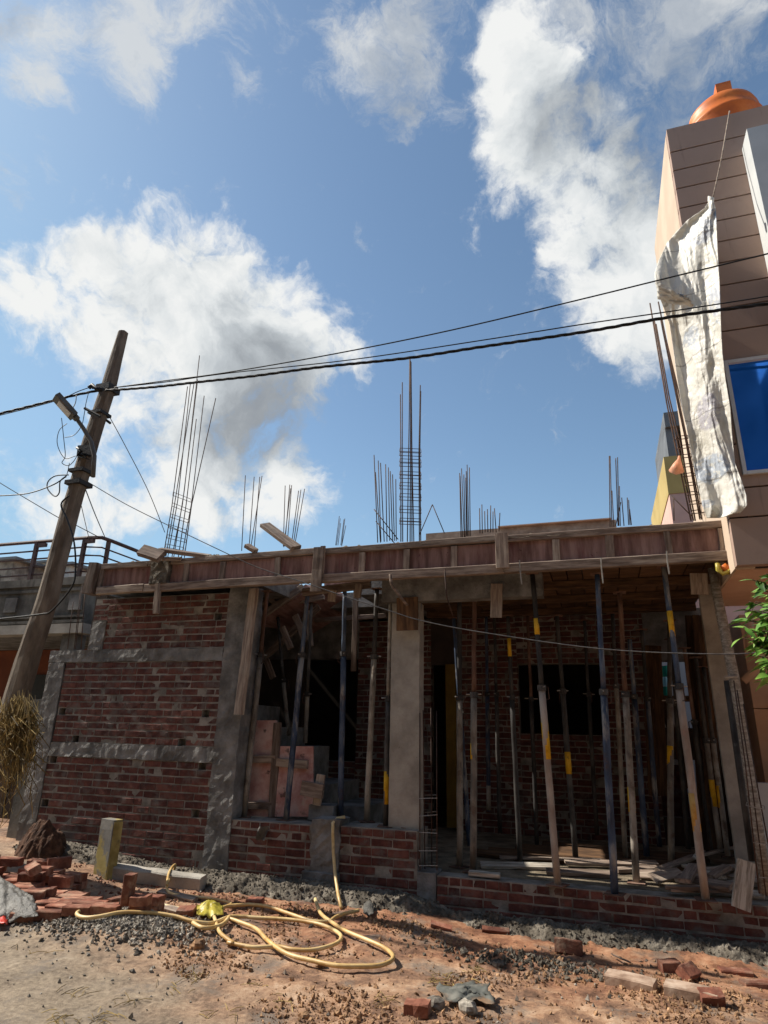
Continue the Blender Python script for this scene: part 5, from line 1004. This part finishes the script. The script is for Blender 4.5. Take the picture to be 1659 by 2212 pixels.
# boundary stone
b0 = on(216, 1893); bw = .235; bt = .12; bz = .62
bs = thing('boundary_stone', 'worn yellow and grey boundary stone standing before the brick wall', 'boundary stone', b0)
bs_face = inst('block', mesh_of('block', rough_box(bz, bw, bt, .008, 6), M['post_grey']), Matrix.Translation(b0+Vector((.02, .04, bz/2-.06))) @ Euler((0, 0, rad(-14))).to_matrix().to_4x4() @ Matrix.Rotation(rad(90), 4, 'X') @ Matrix.Rotation(rad(90), 4, 'Z') @ Matrix.Rotation(rad(2), 4, 'X'), bs)
sd = rough_box(bz*.93, bt*.92, .006, .004, 6); wside = Matrix.Translation(b0+Vector((.02, .04, bz/2-.06))) @ Euler((0, 0, rad(-14))).to_matrix().to_4x4() @ Matrix.Translation((bw/2+.002, 0, 0)) @ Matrix.Rotation(rad(-90), 4, 'Y')
inst('painted_side', mesh_of('painted_side', sd, M['post_yellow']), wside, bs)
# mud mound by the left column
c = on(70, 1850); mm = MB().grid(44, 44, lambda u, v: (c.x-.02+(u-.5)*.66, c.y+.15+(v-.5)*.6, gh(c.x, c.y)-.08+.40*max(0, 1-((u-.5)*2)**2-((v-.5)*2)**2)**.8*(1+.3*noise.noise(Vector((u*4, v*4, 1))))+.05*noise.noise(Vector((u*9, v*9, 3)))+.03*noise.noise(Vector((u*22, v*22, 3)))))
tag(mm.build('mud_mound', M['dark_earth'], None), 'brown mound of earth heaped against the left end column', 'mound')
# gravel and stones
def stones(name, n, fn, m, label=None):
    mb = MB(); rr = random.Random(len(name)); base = [(1, 0, 0), (-1, 0, 0), (0, 1, 0), (0, -1, 0), (0, 0, 1), (0, 0, -1)]; fc = [(0, 2, 4), (2, 1, 4), (1, 3, 4), (3, 0, 4), (2, 0, 5), (1, 2, 5), (3, 1, 5), (0, 3, 5)]
    for i in range(n):
        x, y, s = fn(rr); rt = Euler((rr.uniform(0, 6), rr.uniform(0, 6), rr.uniform(0, 6))).to_matrix(); sc = Vector((rr.uniform(.7, 1.3), rr.uniform(.6, 1.1), rr.uniform(.4, .8)))*s
        c = Vector((x, y, gh(x, y)+s*.25)); mb.add([c + rt @ Vector((b[0]*sc.x*rr.uniform(.7, 1.2), b[1]*sc.y*rr.uniform(.7, 1.2), b[2]*sc.z)) for b in base], fc)
    return mb.build(name, m, None, kind='stuff')
def pile(rr): return PILE.x+rr.gauss(0, .40), PILE.y+rr.gauss(0, .19), rr.uniform(.010, .026)
stones('gravel', 4200, pile, M['stone'])
def scat(rr):
    while True:
        x, y = rr.uniform(-6, 2.6), rr.uniform(3.2, 6.6)
        if rr.random() < .15 + .85*max(0, noise.noise(Vector((x*1.2, y*1.2, 8)))+.25): return x, y, rr.choice((.006, .008, .01, .012, .018))*rr.uniform(.8, 1.4)
stones('loose_stones', 650, scat, M['stone'])
def clods(rr):
    while True:
        x, y = rr.uniform(-4.5, 2.4), rr.uniform(3.6, 6.6)
        if y + .55*x < 2.9: continue
        if rr.random() < .05 + 1.6*max(0, noise.noise(Vector((x*1.5, y*1.5, 12)))+.05): return x, y, rr.choice((.004, .005, .006, .007, .009, .012, .02))*rr.uniform(.7, 1.3)
stones('earth_clods', 13000, clods, M['clod'])
stones('cement_clods', 600, lambda rr: (PILE2.x+rr.gauss(.15, .4), PILE2.y+rr.gauss(-.02, .14), rr.uniform(.008, .03)), M['footing'])
stones('brick_rubble', 500, lambda rr: (rr.uniform(-6.6, -3.6), rr.uniform(5.7, 6.7), rr.uniform(.008, .025)), M['brick_loose'])
for i, (x, y, s) in enumerate([(425, 2048, .055), (1010, 2190, .06), (690, 2090, .04), (940, 2178, .06), (655, 2200, .03), (1075, 2090, .05), (500, 1990, .05), (130, 1895, .05)]):
    p = on(x, y); mb = MB().grid(9, 7, lambda u, v: tuple(p+Vector((0, .02, s*.3))+Vector((math.cos(u*6.283)*math.sin(v*3.1416), math.sin(u*6.283)*math.sin(v*3.1416), .7*math.cos(v*3.1416)))*s*(1+.35*noise.noise(Vector((math.cos(u*6.283)*2+i*3, math.sin(u*6.283)*2, v*4))))))
    tag(mb.build('rubble_lump', M['stone' if i % 2 else 'clod'], None), 'fist-sized lump of rubble lying on the muddy street', 'rubble', 'lumps of rubble on the street')
mb = MB(); rr = random.Random(23); base = [(1, 0, 0), (-1, 0, 0), (0, 1, 0), (0, -1, 0), (0, 0, 1), (0, 0, -1)]; fc = [(0, 2, 4), (2, 1, 4), (1, 3, 4), (3, 0, 4), (2, 0, 5), (1, 2, 5), (3, 1, 5), (0, 3, 5)]
FV = [v.co + bpy.data.objects['concrete_footing'].location for v in bpy.data.objects['concrete_footing'].data.vertices]
for i in range(3800):
    c = FV[rr.randrange(len(FV))]
    if c.y > 7.1: continue
    s_ = rr.choice((.007, .01, .013, .02))*rr.uniform(.7, 1.3); rt = Euler((rr.uniform(0, 6), rr.uniform(0, 6), rr.uniform(0, 6))).to_matrix()
    mb.add([c + rt @ Vector((b_[0]*s_*rr.uniform(.7, 1.3), b_[1]*s_*rr.uniform(.7, 1.2), b_[2]*s_*rr.uniform(.5, 1))) for b_ in base], fc)
mb.build('footing_rubble', M['footing'], None, kind='stuff')
# straw wisps on the road
mb = MB(); rr = random.Random(3)
for (x, y, n) in [(425, 2110, 12), (380, 2135, 10), (150, 2145, 8), (130, 2205, 14), (215, 2200, 16), (270, 2165, 8), (480, 2190, 8), (600, 2170, 8), (830, 2160, 10), (960, 2120, 26), (1010, 2140, 30), (560, 2125, 6), (1020, 2100, 14), (1265, 2030, 10), (60, 2055, 5)]:
    for k in range(n):
        p = on(x+rr.gauss(0, 22), y+rr.gauss(0, 8)); a = rr.uniform(0, 3.14); l = rr.uniform(.02, .07); d = Vector((math.cos(a)*l, math.sin(a)*l, .004)); mb.tube([p-d+Vector((0, 0, .006)), p+Vector((0, 0, .012)), p+d+Vector((0, 0, .006))], .0022, 3, False)
mb.build('straw_wisps', M['straw'], None, kind='stuff')
# hose
def hose(name, pts, label, r=.021, lift=0.02, first=None):
    P = [Vector((p[0], p[1], p[2] if len(p) > 2 else 0)) for p in pts]; out = []
    for i in range(len(P)-1):
        p0, p1, p2, p3 = P[max(i-1, 0)], P[i], P[i+1], P[min(i+2, len(P)-1)]
        for k in range(8):
            t = k/8; out.append(.5*((2*p1)+(p2-p0)*t+(2*p0-5*p1+4*p2-p3)*t*t+(3*p1-p0-3*p2+p3)*t**3))
    out.append(P[-1]); q = []
    for o in out:
        p = G(o.x, o.y, 0)
        for _ in range(6): p = G(o.x, o.y, gh0(p.x, p.y)+lift*.5)
        q.append(Vector((p.x, p.y, gh0(p.x, p.y)+lift*.6+max(0, o.z))))
    zz = [p.z for p in q]; q = [Vector((p.x, p.y, sum(zz[max(0, i-6):i+7])/len(zz[max(0, i-6):i+7])+.004)) for i, p in enumerate(q)]
    return tag(MB().tube((first or [])+q, r, 8).build(name, M['hose'], None, True), label, 'hose')
def pA(x, y): return x/3.024, 1755.5+y/3.024
def pB(x, y): return 493.7+x/3.024, 1810.4+y/3.024
hose('garden_hose', [pA(585, 632)+(.02,), pA(500, 668), pA(560, 690), pA(700, 670), pA(830, 652), pA(1000, 660), pA(1150, 685), pA(1260, 715), pA(1380, 725), pA(1500, 690), pA(1600, 685), pB(180, 525), pB(420, 540), pB(600, 570), pB(710, 620), pB(735, 660), pB(690, 700), pB(560, 735), pB(430, 735), pB(320, 715), pB(150, 720), pB(0, 685), pA(1520, 860), pA(1440, 790), pA(1400, 690), pA(1370, 650), pA(1290, 640), pA(1150, 625), pA(1010, 600)], 'long yellow hose looped on the red mud from the brick pile outwards', .0155)
hose('garden_hose', [pA(1085, 525)+(.03,), pA(1095, 470)+(.12,), pA(1140, 405)+(.1,), pA(1090, 525), pA(1250, 550), pA(1400, 570), pA(1490, 590), pA(1505, 605), pA(1430, 635), pA(1420, 665)], 'thinner pale hose end near the lying concrete post', .014)
hose('garden_hose', [pA(1420, 650), pA(1480, 618), pA(1600, 606), pB(150, 440), pB(270, 455), pB(400, 500), pB(540, 545), pB(650, 550), pB(700, 520), pB(770, 495), pB(850, 478)], 'far strand of yellow hose ending near the footing', .016)
hose('garden_hose', [pB(565, 435)+(.05,), pB(580, 470)+(.02,), pB(610, 510), pB(680, 560), pB(760, 610), pB(900, 670), pB(1010, 720), pB(1070, 770), pB(1060, 810), pB(980, 840), pB(850, 845), pB(700, 840), pB(560, 810), pB(430, 780), pB(340, 740), pB(250, 670), pB(180, 600), pB(60, 550), pB(0, 530), pA(1500, 690), pA(1440, 740), pA(1330, 760), pA(1260, 720)], 'outermost yellow hose loop reaching furthest to the right', .0165, .03)
h1 = [U(745, 1765, 7.3), U(728, 1768, 7.25), U(719, 1778, 7.14), U(719, 1800, 7.12), U(720, 1840, 7.1), U(724, 1890, 6.98), U(731, 1935, 6.75)]
tag(MB().tube(h1+[on(737, 1966)+Vector((0, 0, .02))], .017, 8).build('garden_hose', M['hose'], None, True), 'yellow hose hanging down over the low brick parapet', 'hose')
def crumple(name, label, cat, m, pts_fn, nu, nv, amp, thick=.003, parent=None):
    def P(u, v):
        x, y, h = pts_fn(u, v); p = on(x, y); n_ = noise.ridged_multi_fractal(Vector((u*3, v*3, 4)), .8, 2, 3, 1, 2)
        return tuple(p + Vector((0, 0, .012+h+amp*n_)))
    o = MB().grid(nu, nv, P).build(name, m, parent, True); o.modifiers.new('thickness', 'SOLIDIFY').thickness = thick
    return tag(o, label, cat)
crumple('tarpaulin', 'crumpled grey tarpaulin heaped in front of the brick pile at the left edge', 'tarpaulin', M['tarp'], lambda u, v: (-40+120*u-25*v*u, 2000-65*v*(1-.4*u), .22*math.sin(v*2.4)*(1-.7*u)), 26, 22, .035)
crumple('plastic_bag', 'bright yellow plastic bag caught in the hose coils', 'bag', M['yellow_bag'], lambda u, v: (424+58*u, 1990-24*v*(1-.3*abs(u-.4)), .06*math.sin(u*3.1)*math.sin(v*2.6)), 18, 14, .025)
crumple('torn_sheet', 'torn slate-grey sheet lying at the bottom right of centre', 'sheet', M['tar_sheet'], lambda u, v: (955+112*u-10*v+6*math.sin(v*7), 2172-34*v+10*u+5*math.sin(u*8), .04*u*u*v), 22, 14, .018)
crumple('plastic_wrapper', 'red plastic wrapper at the left edge of the street', 'litter', M['red_plastic'], lambda u, v: (-10+24*u, 2012-18*v, .03*math.sin(u*3.1)), 8, 8, .02)
crumple('plastic_wrapper', 'small black and white wrapper lying on the mud beyond the hose', 'litter', M['tarp'], lambda u, v: (785+22*u, 1985-20*v, .04*math.sin(u*3.1)*v), 8, 8, .02)
rg = MB().grid(8, 8, lambda u, v: tuple(U(560+20*u-6*v, 1785+30*v, 7.17)+Vector((0, -.03*math.sin(u*5+v*3), 0)))); o = rg.build('plastic_scrap', M['tarp'], None, True); tag(o, 'torn plastic scrap stuck on the low brick parapet under the pink panels', 'litter')
